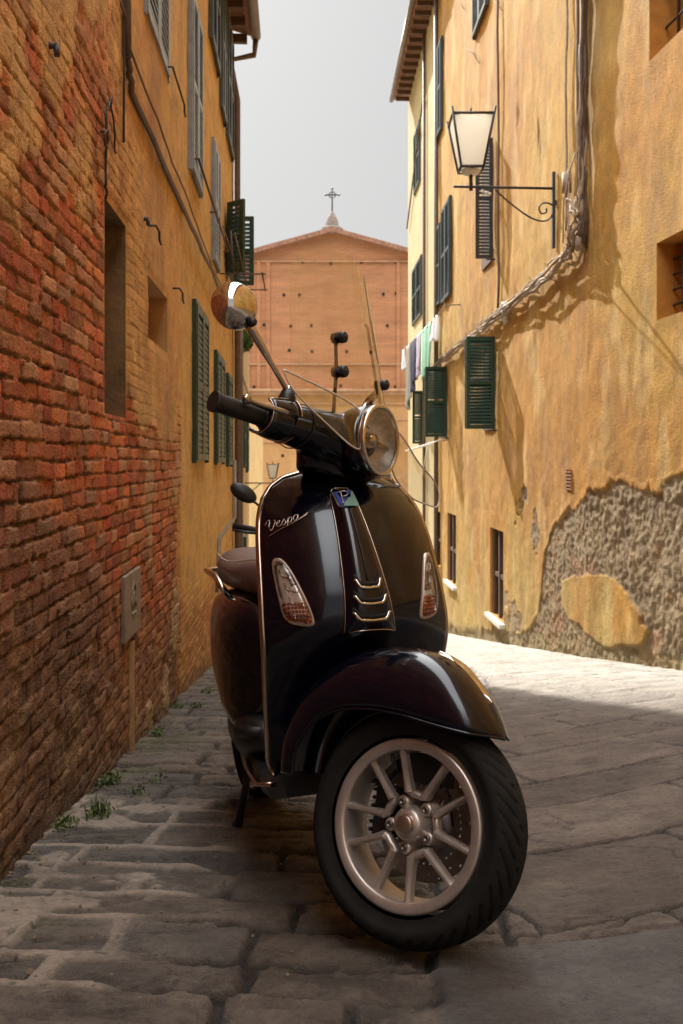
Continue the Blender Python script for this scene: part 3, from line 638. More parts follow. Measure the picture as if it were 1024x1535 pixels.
rf,ge=eave(Rhouse,[(float(xr(-9)),-9),(float(xr(YC)),YC)],RN1,RTOP,.35)
eave(Rhouse,[(float(xr(YC)),YC),(float(xr(RB)),RB)],RN2,RTOP,.35)
# brick vent
a,b=YR(857),YR(849); r=reveal(Rhouse,'vent',WR,a,b,zpx(735,853),zpx(704,853),.03,M['reveal'],mat('vent_brick',(.27,.11,.06),.9,var=.3,vscale=40))
g=MB(); w=float(np.linalg.norm(WR(b,0)-WR(a,0)))
for k in range(6): g.box(WR(a,zpx(735,853)+.005+k*.033,.0),rex(9),RN2,UZ,(0,-.02,0),(w,.006,.014))
g.build('louvre',M['tile'],r)
# vertical pipes
for (px,r_,z0,z1) in ((751,.016,2.0,9.3),(642,.0,0,0),(873,.016,2.02,6.0),(882,.022,1.95,6.0),(855,.012,2.2,5.2)):
    if r_==0: continue
    y=YR(px); q=MB(); q.tube(wob(cabletube([WR(y,z1,.04),WR(y,z0,.04)],n=20),.006,int(px)),r_,8)
    if px==855: q.tube([WR(y,z1,.04),WR(y-.1,z1+.12,.04),WR(YR(868),z1+.14,.04)],r_,8)
    PL(q,'vertical_pipe',M['pipe'] if px!=855 else M['cable'],Rhouse)
y=YR(655); q=MB(); q.tube([WR(18.3,9.2,.06),WR(18.3,-3,.06)],.045,8); PL(q,'downpipe',M['pipe'],Rhouse)
# cable bundle on the right wall
q=MB()
for k,(dz,rad,off) in enumerate(((0,.020,.06),(.045,.014,.05),(-.05,.018,.09),(.10,.008,.04),(.02,.010,.11),(-.02,.012,.13))):
    pts=[WR(8.32,3.5+k*.1,off) if k<3 else WR(8.6,2.4,off),WR(8.36,2.2+dz,off),WR(8.6,1.94+dz,off+.02),WR(10,1.90+dz,off),WR(12.2,1.89+dz,off),WR(15,1.88+dz,off),WR(18.4,1.86+dz,off)]
    q.tube(wob(cabletube(pts,n=14,sag=.012 if k in(2,4) else .004),.012,20+k),rad,7)
for k in range(14):
    y=8.7+k*.7; q.tube([WR(y,1.80,.02),WR(y,1.99,.13),WR(y+.03,1.86,.14),WR(y,1.80,.02)],.005,5)
tag(q.build('cable_bundle',M['cable']),'thick bundle of tied cables sloping along the sunlit right wall from the corner','cable bundle')
q=MB(); rr=np.random.default_rng(5)
for k in range(4):
    a=WR(8.3+rr.uniform(0,.7),2.5+rr.uniform(-.1,.35),.05); b=WR(8.25+rr.uniform(0,.7),1.9+rr.uniform(-.05,.2),.06+.08*rr.random()); m_=(a+b)/2+rn(8.5)*rr.uniform(.01,.05)-UZ*.04
    q.tube(wob([a,(a*2+m_)/3,m_,(b*2+m_)/3,b],.012,k),.007,6)
q.tube([WR(8.9,2.74,.05),WR(8.9,2.55,.05)],.045,10)
q.tube([WR(8.44,2.02,.05),WR(8.44,1.9,.05)],.05,10)
tag(q.build('cable_tangle',M['cable']),'loose tangle of wires and small junction boxes beside the lamp bracket','wires')
# loose wire curtain standing off the near wall: throws the long wavy shadow
q=MB()
for k in range(6):
    q.tube(wob(cabletube([WR(8.33-.012*k,6.5,.03+.012*k),WR(8.33-.01*k,3.4,.03+.013*k),WR(8.36,2.0,.03+.010*k)],n=26),.007,60+k),.013+.004*(k%2),6)
tag(q.build('riser_cables',M['pipe']),'vertical sheaf of brown cables climbing the corner of the right wall','cables')
q=MB(); q.tube([WR(11.8,1.75,.04),WR(11.8,2.0,.05)],.04,10); q.tube([WR(11.6,1.86,.04),WR(11.6,1.95,.12)],.05,10)
tag(q.build('junction_box',M['white']),'small white junction box hanging on the cable bundle above the big green shutter','junction box')
# fine wires near the top of the wall
q=MB()
for (pts) in ([(690,0),(700,14)],[(700,72),(712,78),(723,95)],[(745,0),(758,16)]):
    q.tube([WR(YR(p[0]),zpx(p[1],p[0]),.04) for p in pts],.006,5)
tag(q.build('wire',M['rust']),'short stray rusty wires on the upper right wall between the shutters','wire')
# ---- wall lantern
def lantern(root,c,s,T=None):
    """c = centre of the base ring, s scale"""
    g=MB(); b=[c+V(sx*.085*s,sy*.085*s,.04*s) for sx,sy in((-1,-1),(1,-1),(1,1),(-1,1))]; t=[c+V(sx*.155*s,sy*.155*s,.42*s) for sx,sy in((-1,-1),(1,-1),(1,1),(-1,1))]
    for i in range(4):
        j=(i+1)%4; g.tube([b[i],t[i]+(t[i]-b[i])*.12],.010*s,6); g.tube([t[i],t[j]],.010*s,6); g.tube([b[i],b[j]],.011*s,6)
    g.tube([t[0],t[2]],.008*s,6); g.tube([t[1],t[3]],.008*s,6)
    m_=c+V(0,0,.43*s); g.lathe([(.001,.09*s),(.008*s,.07*s),(.003*s,.05*s),(.02*s,.02*s),(.012*s,0)],m_,UZ,10)
    g.tube([c+UZ*.0,c-UZ*.12*s],.014*s,8)
    fr=PR(g,'frame',M['iron'],root)
    gl=MB(); q0=[c+(p-c)*.93+UZ*.0 for p in b]; q1=[c+(p-c)*.93+UZ*.02*s for p in t]; gl.loft([q0,q1],True,True,False); PR(gl,'glass',M['lampglass'],root)
    cp=MB(); cp.lathe([(.001,.055*s),(.05*s,.05*s),(.075*s,.03*s),(.06*s,.0),(.001,-.01*s)],c+UZ*.005*s,UZ,14); PR(cp,'base_cup',M['white'],root)
YLp=9.45; lz=Zp(281,YLp)
root=empty('wall_lantern',tuple(WR(YLp,lz)),'large four sided glass street lantern on a long scrolled iron arm on the right wall','street lamp')
q=MB(); o=WR(YLp,0,.02); xs=float(o[0])
q.box(V(xs,YLp,0),(1,0,0),(0,1,0),UZ,(-.03,-.02,Zp(372,YLp)),(.0,.02,Zp(258,YLp))); PR(q,'mounting_plate',M['iron'],root)
Xt=(680-512)/FPX*YLp
q=MB(); q.tube([V(Xt,YLp,lz+.01),V(xs,YLp,lz-.01)],.014,8)
def PX(px,py,Y): return V((px-512)/FPX*Y,Y,Zp(py,Y))
q.tube(smooth([PX(x,y,YLp) for x,y in ((742,284),(755,296),(772,310),(790,323),(805,330),(818,331),(826,325),(830,312),(824,305),(813,305),(808,312),(812,320),(819,318),(819,312))],70),.009,7)
q.tube([PX(x,y,YLp) for x,y in ((826,325),(831,315),(834,300))],.009,6)
PR(q,'arm',M['iron'],root)
lantern(root,PX(706,262,YLp)+V(0,0,0),1.32)
q=MB(); 
for k in range(3): 
    c=PX(724+k*5,287+k*2,YLp); q.lathe([(.001,.02),(.018,.01),(.02,-.005),(.001,-.02)],c,UZ,10)
PR(q,'insulator',M['white'],root)
# far small lantern on the left
Yf=16.0; c=PX(409,719,Yf)
root=empty('wall_lantern',tuple(c),'small distant white glass lantern on a thin arm from the left houses','street lamp')
lantern(root,c,.62)
q=MB(); q.tube([W2(Yf,Zp(724,Yf),0),c-UZ*.06+V(.12,0,0)],.012,6); q.tube([W2(Yf,Zp(745,Yf),0),c-UZ*.06-V(.2,0,0)],.008,6); PR(q,'arm',M['iron'],root)
# ------------------------------------------------------------------ far right pale house
B3=empty('house',(1.9,21,float(G(1.9,21))),'narrow pale cream house at the far end of the right row under a deep eave','house')
b0=V(float(xr(RB)),RB+.01,0); YE=24.4; b1=V(1.74,YE,0); e3=(b1-b0)/np.linalg.norm(b1-b0); n3=V(-e3[1],e3[0],0)
q=MB(); q.add([(b0[0],b0[1],-5),(b1[0],b1[1],-5),(8,YE,-5),(8,RB+.01,-5),(b0[0],b0[1],9.4),(b1[0],b1[1],9.4),(8,YE,9.4),(8,RB+.01,9.4)],[(0,1,5,4),(1,2,6,5),(2,3,7,6),(3,0,4,7),(4,5,6,7)],False)
PL(q,'wall',M['cream'],B3)
def W3(Y,z,d=0): t=(Y-b0[1])/(b1[1]-b0[1]); p=b0+(b1-b0)*t; return V(p[0],p[1],z)+n3*d
def Y3(px):  # solve
    t=(px-512)/FPX; k=(b1[0]-b0[0])/(b1[1]-b0[1]); return (b0[0]-k*b0[1])/(t-k)
for (pr,plx,yt,yb) in ((633,620,408,488),(630.5,622.5,206,292),(628,617,-30,88)):
    a,b=Y3(pr),Y3(plx); window(B3,W3,e3,n3,a,b,Zp(yb,b),Zp(yt,b),M['grey_green'],2)
eave(B3,[b0[:2],b1[:2]],n3,9.4,.38)
q=MB(); q.tube([W3(20.4,9.3,.05),W3(20.4,-3,.05)],.035,8); q.tube([W3(24.2,6.0,.05),W3(20.6,8.0-.0,.05)],.02,6); PL(q,'downpipe',M['pipe'],B3)
# ---- laundry line
def line_pt(t): return V(1.70+.0*t,16.2,2.58)*(1-t)+V(1.44,22.0,2.60)*t
q=MB(); q.tube(cabletube([line_pt(-.15),line_pt(1.05)],sag=.05,n=20),.008,6)
q.tube([line_pt(-.12),WR(15.6,2.6,0)],.012,6); q.tube([line_pt(1.03),W3(22.2,2.6,0)],.012,6)
tag(q.build('clothes_line',M['cable']),'clothes line strung along the far end of the right row','clothes line')
def cloth(name,t0,t1,drop,m,lab,cat,seed,narrow=0):
    g=np.random.default_rng(seed); q=MB(); nu,nv=18,16; P=[]
    for i in range(nu):
        u=i/(nu-1); row=[]
        for j in range(nv):
            v=j/(nv-1); t=t0+(t1-t0)*(u*(1-narrow*v)+narrow*v*.5)
            p=line_pt(t)+V(.035*sin(u*14+seed+v*2)*(.3+v),0,-.02-drop*v*(1+.12*sin(u*5+seed))); row.append(p)
        P.append(row)
    q.loft(P,False); o=q.build(name,m,fix=False); s=o.modifiers.new('s','SOLIDIFY'); s.thickness=.006; tag(o,lab,cat,'laundry on the line'); return o
fm=lambda n,c: mat(n,c,.9,var=.12,vscale=6)
cloth('towel',.02,.16,.42,fm('white_cotton',(.75,.75,.75)),'white cloth at the near end of the clothes line','towel',1)
cloth('towel',.17,.40,.95,fm('mint_cotton',(.30,.58,.42)),'mint green towel hanging on the clothes line','towel',2,.35)
cloth('shirt',.42,.52,.8,fm('pale_lilac',(.55,.52,.66)),'pale lilac garment beside the mint green towel','shirt',3,.2)
cloth('trousers',.53,.72,1.0,fm('navy_cotton',(.05,.045,.10)),'dark navy garment in the middle of the clothes line','trousers',4,.3)
cloth('shirt',.73,.86,1.3,fm('grey_cotton',(.30,.31,.27)),'long grey garment hanging lowest on the clothes line','shirt',5,.2)
cloth('sock',.93,1.0,.45,fm('white_sock',(.7,.7,.75)),'small white piece at the far end of the clothes line','cloth',6)
# drying rack on the far shutters
q=MB(); c0=PX(609,676,19.0)
for k in range(5): q.tube([c0+V(.03*k,.12*k,.012*k),c0+V(.03*k,.12*k,.012*k)+V(.62,0,.16)],.012,6)
q.tube([PX(642,663,19.4),PX(633,712,19.4)],.010,6); q.tube([PX(608,676,19),PX(672,656,17.1)],.012,6)
tag(q.build('drying_rack',M['white']),'white wire drying rack jutting out under the far green shutters on the right','drying rack')
# ------------------------------------------------------------------ church
CY=60.0
ch=empty('church',(-.9,CY,float(G(0,CY))),'broad brick church facade with a low gable and iron cross closing the street','church')
def brickmat():
    m,nt,b=newmat('church_brick'); L=nt.links.new
    tc=N(nt,'ShaderNodeTexCoord'); mp=N(nt,'ShaderNodeMapping'); mp.inputs['Rotation'].default_value=(pi/2,0,0); L(tc.outputs['Object'],mp.inputs[0])
    br=N(nt,'ShaderNodeTexBrick'); br.inputs['Scale'].default_value=1; br.inputs['Brick Width'].default_value=.5; br.inputs['Row Height'].default_value=.12; br.inputs['Mortar Size'].default_value=.02
    br.inputs['Color1'].default_value=(.45,.195,.085,1); br.inputs['Color2'].default_value=(.39,.165,.072,1); br.inputs['Mortar'].default_value=(.30,.145,.075,1); L(mp.outputs[0],br.inputs[0])
    n=N(nt,'ShaderNodeTexNoise'); n.inputs['Scale'].default_value=.9; n.inputs['Detail'].default_value=8; n.inputs['Roughness'].default_value=.65
    m2=N(nt,'ShaderNodeMapping'); m2.inputs['Scale'].default_value=(.35,1,1.8); L(tc.outputs['Object'],m2.inputs[0]); L(m2.outputs[0],n.inputs[0])
    r=N(nt,'ShaderNodeMapRange'); r.inputs[1].default_value=.3;r.inputs[2].default_value=.7;r.inputs[3].default_value=.78;r.inputs[4].default_value=1.22; L(n.outputs[0],r.inputs[0])
    s=N(nt,'ShaderNodeVectorMath',operation='SCALE'); L(br.outputs[0],s.inputs[0]); L(r.outputs[0],s.inputs['Scale']); L(s.outputs[0],b.inputs['Base Color']); b.inputs['Roughness'].default_value=.9
    bp=N(nt,'ShaderNodeBump'); bp.inputs['Strength'].default_value=.5; bp.inputs['Distance'].default_value=.03; L(n.outputs[0],bp.inputs['Height']); L(bp.outputs[0],b.inputs['Normal']); return m
M['brickch']=brickmat()
def CX(px): return (px-512)/FPX*CY
def CZ(py): return (HZ-py)/FPX*CY
xl,xr_,xm=CX(356),CX(640),CX(498); ze=CZ(383); zp_=CZ(349)
q=MB(); zb=CZ(583)
pr=[(xl,ze),(xl,zb),(xr_,zb),(xr_,ze),(xm,zp_)]
f_=[(x,CY,z) for x,z in pr]; b_=[(x,CY+26,z) for x,z in pr]
q.add(f_+b_,[(0,1,2,3,4),(9,8,7,6,5),(0,5,6,1),(2,7,8,3)],False); PL(q,'wall',M['brickch'],ch)
q=MB(); q.wbox((xl-.3,CY-.02,-11),(xr_+.3,CY+26,zb)); PL(q,'lower_wall',mat('church_plaster',(.44,.235,.09),.9,var=.22,vscale=.9,bump=.3,bscale=3),ch)
_cs=mat('cornice_stone',(.42,.24,.13),.85,var=.25,vscale=2)
for k,(z,hh,dd) in enumerate(((zb,.16,.42),(zb-.16,.22,.28),(zb-.9,.10,.12),(CZ(628),.08,.07),(CZ(662),.08,.07),(CZ(545),.10,.10),(ze-.35,.10,.10))): q=MB(); q.wbox((xl-.3,CY-.02-dd,z-hh+.003*k),(xr_+.3,CY-.003*(k+1),z)); PL(q,'cornice',_cs,ch)
for px in (372,388,402,597): q=MB(); q.wbox((CX(px)-.12,CY-.10,zb+.01),(CX(px)+.12,CY-.004,ze-.36)); PL(q,'pilaster',M['brickch'],ch)
for px in (420,455,540): q=MB(); q.wbox((CX(px)-.06,CY-.05,zb+.01),(CX(px)+.06,CY-.004,CZ(546))); PL(q,'pilaster',M['brickch'],ch)
q=MB()
for s_,xa in ((-1,xl-.5),(1,xr_+.5)):
    za=ze-.35
    p=[(xa,CY-.45,za),(xm,CY-.45,zp_),(xm,CY+26.3,zp_),(xa,CY+26.3,za)]; p2=[(x,y,z+.28) for x,y,z in p]
    q.add(p+p2,[(0,1,2,3),(4,5,6,7),(0,1,5,4),(1,2,6,5),(2,3,7,6),(3,0,4,7)],False)
PL(q,'roof',M['tile'],ch)
q=MB(); q.wbox((-.05,0,-.09),(.12,.03,.09)); 
first=None
for (px,py) in ((402,393),(453,393),(495,395),(541,393),(593,393),(425,442),(448,442),(574,441),(593,440),(395,487),(435,489),(466,488),(548,488),(580,488),(433,525),(467,527),(519,527),(555,528),(380,580),(510,578),(544,583),(423,683),(592,580)):
    if first is None: first=q.build('putlog_hole',M['dark'],ch); o=first
    else: o=first.copy(); COL.objects.link(o)
    o.parent=ch; o.location=Vector((CX(px),CY-.035,CZ(py)))-Vector(ch.location)
fn=MB(); c=V(xm,CY+.3,zp_+.1); fn.lathe([(.75,-.2),(.70,.25),(.45,.35),(.38,.7),(.30,.95),(.12,1.25),(.001,1.4)],c,UZ,8,smooth=False); fo=PL(fn,'finial',mat('grey_stone',(.22,.17,.14),.9,var=.3,vscale=4),ch)
q=MB(); c=V(xm,CY+.3,CZ(290)); r=.05
q.tube([c-UZ*1.35,c+UZ*.42],r,6); q.tube([c-V(.45,0,0),c+V(.45,0,0)],r,6)
q.lathe([(.2+.035*cos(t),.035*sin(t)) for t in np.linspace(0,2*pi,7)],c,V(0,1,0),16)
for d in ((.45,0,0),(-.45,0,0),(0,0,.42)): q.lathe([(.001,.08),(.08,0),(.001,-.08)],c+V(*d),V(0,1,0),8)
q.build('cross',M['iron'],fo)
# distant house filling the street end on each side
FW=empty('house',(-6,30,float(G(-6,30))),'plain pale ochre house low down between the left row and the church','house')
q=MB(); q.wbox((-9,26,-5.5),(-2.86,34,1.6)); PL(q,'wall',M['ochre2'],FW)
q=MB()
for z in (-.9,.2): q.wbox((-3.6,25.96,z),(-3.1,25.995,z+.8))
PL(q,'window',M['grey_green'],FW)
# ------------------------------------------------------------------ weeds along the left wall
def tuft(c,n,h,seed,lab):
    h*=.62; n=int(n*.8)
    g=np.random.default_rng(seed); q=MB()
    for i in range(n):
        b=c+V(g.normal(0,.018),g.normal(0,.035),-.005); a=g.uniform(0,2*pi); l=h*g.uniform(.4,1.1); lean=g.uniform(.2,.9)*l; w=g.uniform(.0012,.003)
        d=V(cos(a),sin(a),0); s_=V(-sin(a),cos(a),0); m1=b+d*lean*.3+UZ*l*.6; m2=b+d*lean+UZ*l*(.95-.3*lean/l)
        q.add([b-s_*w,b+s_*w,m1+s_*w*1.2,m1-s_*w*1.2,m2],[(0,1,2,3),(3,2,4)],False)
    l=leaves(c+V(0,0,.012),(.045,.07,.014),n,.010,seed+100); q.add(np.vstack(l.v),l.f,False)
    o=q.build('weed_tuft',M['weed'],fix=False); tag(o,lab,'weed','weeds in the joints along the left wall')
wl='small green weeds sprouting '
for i,(px,py,n,h,t) in enumerate(((96,1238,50,.05,'at the wall foot nearest the camera'),(150,1222,90,.10,'tallest, with long blades, in the near paving'),(165,1172,80,.06,'at the wall foot left of the scooter'),(205,1190,40,.03,'between two pale slabs'),(235,1100,70,.05,'in a joint below the wall corner'),(262,1062,90,.06,'against the dark wall corner'),(295,1060,40,.04,'just right of the wall corner'),(310,1040,70,.05,'farthest up the wall foot'),(232,1168,30,.03,'in the joint between two wide slabs'))):
    t1=(py-HZ)/FPX; Y=.715/(t1-.133); X=(px-512)/FPX*Y; X=max(X,-.72-.05*Y+.03); tuft(V(X,Y,float(G(X,Y))),n,h,i,wl+t)
def pebbles():
    g=np.random.default_rng(77); q=MB()
    for i in range(620):
        Y=1.7+g.random()**1.4*5.5; off=abs(g.normal(0,.05)) if i%3 else g.uniform(0,.9); X=-.72-.05*Y+.012+off; r=g.uniform(.0018,.0055)*(1.5 if g.random()<.1 else 1)
        c=V(X,Y,float(G(X,Y))+.000+r*.2); pts=[]
        for a in range(5): pts.append(c+V(r*cos(a*1.257)*g.uniform(.7,1.2),r*sin(a*1.257)*g.uniform(.7,1.2),g.uniform(-.2,.3)*r))
        pts+= [c+UZ*r*g.uniform(.5,.9),c-UZ*r]
        q.add(pts,[(a,(a+1)%5,5) for a in range(5)]+[((a+1)%5,a,6) for a in range(5)],False)
    o=q.build('gravel',mat('grit',(.20,.14,.09),.9,var=.5,vscale=50),fix=False); tag(o,'loose grit and crumbs of brick along the foot of the left wall','gravel',None,'stuff')
pebbles()
#SCOOTER_BEGIN
# ------------------------------------------------------------------ SCOOTER (local: x forward, y its left, z up)
PHI,TH,EPS,DL=radians(20),radians(7),radians(20),radians(40)
_f=V(sin(PHI)*cos(TH),-cos(PHI)*cos(TH),sin(TH)); _l=V(cos(PHI),sin(PHI),0); _u=np.cross(_f,_l)
SO=V(.1505,1.8483,-.9644)
MW=Matrix(((_f[0],_l[0],_u[0],SO[0]),(_f[1],_l[1],_u[1],SO[1]),(_f[2],_l[2],_u[2],SO[2]),(0,0,0,1)))
sc=empty('scooter',None,'glossy dark navy scooter with bronze five spoke wheel and brown seat parked in front','scooter',M=MW)
_ax=V(-sin(EPS),0,cos(EPS)); _A=V(-.02,0,.235)
def ST(v):
    v=np.asarray(v,float)-_A; c,s=cos(DL),sin(DL)
    return _A+v*c+np.cross(np.broadcast_to(_ax,v.shape),v)*s+np.outer(v@_ax,_ax)*(1-c)
HC=V(0,0,.235); AY=V(0,-1,0)   # wheel axis, outward = visible side
def arc2(n,a0=0,a1=2*pi): return np.linspace(a0,a1,n)
# --- front wheel
hubm=MB(); hubm.lathe([(.001,.046),(.026,.044),(.031,.038),(.034,.028),(.036,.022),(.040,.012),(.042,-.02),(.03,-.03),(.001,-.03)],HC,AY,40)
for k in range(5):   # lobes that carry the bolts
    a=radians(118+72*k); c=HC+V(cos(a)*.045,0,sin(a)*.045); hubm.lathe([(.001,.028),(.0105,.028),(.0130,.024),(.015,-.01)],c,AY,18)
wheel=hubm.build('front_wheel',M['rim'],sc,T=ST)
r=MB()
# section across the rim, (radius, offset outward)
r.lathe([(.140,.000),(.1405,.036),(.1415,.047),(.144,.050),(.158,.0525),(.1625,.051),(.1640,.047),(.1600,.030),(.153,.012),(.150,-.03),(.158,-.050),(.163,-.052),(.161,-.055),(.150,-.053),(.140,-.04),(.139,-.02),(.140,.000)],HC,AY,96)
def spoke(q,a_in,r_in,a_out,r_out,wi,wo,y_in,y_out,ti=.011,to=.009):
    p0=V(cos(a_in)*r_in,0,sin(a_in)*r_in);p1=V(cos(a_out)*r_out,0,sin(a_out)*r_out); d=(p1-p0)/np.linalg.norm(p1-p0); s_=np.cross(d,V(0,1,0))
    rings=[]
    for t in np.linspace(0,1,9):
        p=HC+p0*(1-t)+p1*t; w=wi*(1-t)+wo*t; w*=1+.25*abs(2*t-1)**3; yy=y_in*(1-t)+y_out*t; th=ti*(1-t)+to*t; c=p+AY*yy
        rings.append([c+s_*w*x+AY*th*y for x,y in((-1,-1.6),(-1,.2),(-.35,1),(.35,1),(1,.2),(1,-1.6))])
    q.loft(rings,True,True,False)
for k in range(5):
    a=radians(82+72*k)
    for sg in(-1,1): spoke(r,a+sg*.29,.060,a+sg*.37,.1445,.0068,.0058,.030,.034)
    # web joining the pair at the hub end
    rg=[]
    for t in np.linspace(-.40,.40,15):
        e=V(cos(a+t),0,sin(a+t)); rc=.0575+.035*max(0,abs(t)-.22); yc=.026-.006*abs(t)
        rg.append([HC+e*(rc+.0085*cos(q_))+AY*(yc-.006+.013*sin(q_)) for q_ in np.linspace(0,2*pi,12,endpoint=False)])
    r.loft(rg,True,True)
rim=r.build('rim',M['rim'],wheel,T=ST)
q=MB(); q.tube([HC+AY*.03+V(cos(2.0)*.139,0,sin(2.0)*.139),HC+AY*.036+V(cos(2.0)*.118,0,sin(2.0)*.118)],[.0045,.003],8); q.build('valve',M['blk'],wheel,T=ST)
q=MB(); q.lathe([(.001,.056),(.015,.056),(.018,.053),(.019,.044),(.023,.044),(.024,.040)],HC,AY,32); q.build('hub_cap',M['brass'],wheel,T=ST)
for k in range(5):
    a=radians(118+72*k); c=HC+V(cos(a)*.045,0,sin(a)*.045); q=MB(); q.lathe([(.001,.029),(.003,.029),(.004,.033),(.0065,.033),(.0075,.031),(.0075,.026)],c,AY,14); q.build('wheel_bolt',M['disc'],wheel,T=ST)
def tyre(name,hc,parent,T,n=820,half=.059,R=.229,ri=.158):
    m=56; t=np.linspace(-1,1,m); k=np.linspace(0,2*pi,n,endpoint=False); K,Tt=np.meshgrid(k,t,indexing='ij')
    ang=Tt*pi/2*1.18
    # profile: round section from bead to bead
    yy=half*np.sin(ang)*np.where(np.abs(Tt)>.85,1,1); rr=ri+.012+(R-ri-.012)*np.clip(np.cos(ang*.86),0,1)**.62
    yy=half*np.sign(Tt)*np.abs(np.sin(np.clip(np.abs(ang),0,pi/2)))**1.0*(1-.16*ss(.82,1,np.abs(Tt)))
    # slanting tread grooves
    u=K/(2*pi)*38; 
    def groove(ph,slope,t0,t1,w=.13):
        f=(u*1+ph-slope*np.abs(Tt)*4.2)%1; d=np.abs(f-.5); return ss(w,w*.45,d)*ss(t0,t0+.04,np.abs(Tt))*ss(t1,t1-.05,np.abs(Tt))
    g=np.where(u.astype(int)%2==0,groove(0,.80,.04,.66,.15),groove(0,.80,.22,.70,.15))
    sgn=np.where(Tt>0,1,1)
    rr=rr-.008*g*ss(.74,.66,np.abs(Tt)); rr=rr-.0018*(np.abs(np.abs(Tt)-.80)<.008)
    v=np.stack([hc[0]+rr*np.cos(K),hc[1]+yy,hc[2]+rr*np.sin(K)],-1).reshape(-1,3)
    F=[(i*m+j,((i+1)%n)*m+j,((i+1)%n)*m+j+1,i*m+j+1) for i in range(n) for j in range(m-1)]
    q=MB(); q.add(v,F); return q.build(name,M['rubber'],parent,T=T)
tyre('tyre',HC,wheel,ST)
# brake disc with real holes
q=MB(); n=180; rad=[.060,.066,.074,.079,.084,.088,.094,.098,.103,.108,.112]
v=[];yd=.046
for side in(0,.004):
    for rr in rad:
        for k in range(n): a=2*pi*k/n; v.append((rr*cos(a),yd+side,.235+rr*sin(a)))
F=[];m=len(rad)
for s_ in (0,1):
    for i in range(m-1):
        for k in range(n):
            hole=(i==2 and k%5<2) or (i in(6,) and k%15 in(4,5)) or (i==8 and k%15 in(10,11))
            if not hole: F.append((s_*m*n+i*n+k,s_*m*n+i*n+(k+1)%n,s_*m*n+(i+1)*n+(k+1)%n,s_*m*n+(i+1)*n+k))
q.add(v,F,False); q.build('brake_disc',M['disc'],wheel,T=ST,fix=False)
q=MB(); q.lathe([(.062,-.055),(.03,-.05),(.03,-.03)],HC,AY,30); 
for k in range(5): 
    a=radians(40+72*k); q.tube([HC+AY*-.047+.02*V(cos(a),0,sin(a)),HC+AY*-.047+.064*V(cos(a+.3),0,sin(a+.3))],.006,6)
q.build('disc_carrier',M['disc'],wheel,T=ST)
# suspension arm, shock, caliper on the far side
q=MB(); q.tube([(0,.085,.235),(-.05,.09,.30),(-.10,.075,.40),(-.10,.0,.52)],[.035,.03,.028,.028],12); q.tube([(-.02,.075,.245),(-.01,.03,.235)],.022,12)
q.build('suspension_arm',M['blk'],sc,T=ST)
q=MB(); q.tube([(0,.115,.26),(-.06,.10,.50)],.012,10); sp=[]
for t in np.linspace(0,1,120): a=t*2*pi*9; c=V(0,.115,.29)*(1-t)+V(-.05,.10,.47)*t; sp.append(c+.024*V(cos(a),sin(a),0))
q.tube(sp,.0045,6); q.build('shock_absorber',M['blk'],sc,T=ST)
q=MB(); q.box((-.085,.04,.245),(1,0,0),(0,1,0),UZ,(-.028,-.02,-.05),(.022,.03,.05)); 
for k in range(6): q.box((-.085,.02,.245),(1,0,0),(0,1,0),UZ,(-.034,-.006,-.045+k*.016),(-.026,.02,-.037+k*.016))
o=q.build('brake_caliper',M['blk'],sc,T=ST); bevel(o,.004)
q=MB(); q.box((.02,.05,.345),(1,0,0),(0,1,0),UZ,(-.075,-.01,-.035),(.03,.03,.025)); q.tube([(-.07,.03,.33),(-.1,.03,.30),(-.13,.02,.30)],.006,8); q.tube([(.03,.05,.33),(.05,.05,.28),(.06,.05,.24)],.005,8)
o=q.build('wheel_arch_bracket',M['blk'],sc,T=ST); bevel(o,.004)
# --- fender (turns with the wheel)
def interp(tab,t):
    tab=np.array(tab,float); x=np.linspace(0,1,len(tab)); 
    # smooth (Catmull-like) by dense cosine blend
    return np.array([np.interp(t,x,tab[:,i]) for i in range(tab.shape[1])]).T
#      crown x, crown z, edge x, edge z, half width
ft=smooth([(-.325,.285,-.265,.285,.074),(-.325,.36,-.262,.335,.082),(-.300,.445,-.225,.395,.090),(-.245,.515,-.165,.432,.097),(-.165,.562,-.085,.444,.101),(-.075,.583,-.015,.442,.102),(.005,.578,.045,.434,.099),(.070,.553,.095,.428,.091),(.118,.508,.135,.425,.074),(.152,.462,.158,.425,.044),(.174,.428,.176,.424,.008)],64)
def fend_pt(row,s_,off=0):
    cx,cz,ex,ez,hw=row; a=s_*pi/2; b=abs(cos(a))**.72; y=hw*np.sign(sin(a))*abs(sin(a))**.92
    return V(ex+(cx-ex)*b,y,ez+(cz-ez)*b)
q=MB(); S_=np.linspace(-1,1,41)
q.loft([[fend_pt(row,s_) for s_ in S_] for row in ft],False); 
o=q.build('front_fender',M['navy'],sc,T=ST); m_=o.modifiers.new('s','SOLIDIFY'); m_.thickness=.004; m_.offset=-1; fender=o
q=MB(); q.tube([fend_pt(row,1)+V(0,0,-.001) for row in ft[6:]],.0028,8); q.tube([fend_pt(row,-1)+V(0,0,-.001) for row in ft[6:]],.0028,8); q.build('fender_lip',M['navy'],fender,T=ST)
# chrome crest on the nose of the fender
q=MB(); L_=[]
for i,row in enumerate(ft[38:54]):
    t=i/15; w=.10*sin(pi*min(max(t,.03),.97))**.8; h=.006
    c=fend_pt(row,0); nrm=V(.62+.3*t,0,.75-.3*t)
    L_.append([fend_pt(row,w*x)+nrm*h*(1-x*x) for x in (-1,-.6,-.2,.2,.6,1)])
q.loft(L_,False); q.build('fender_crest',M['chrome'],fender,T=ST)
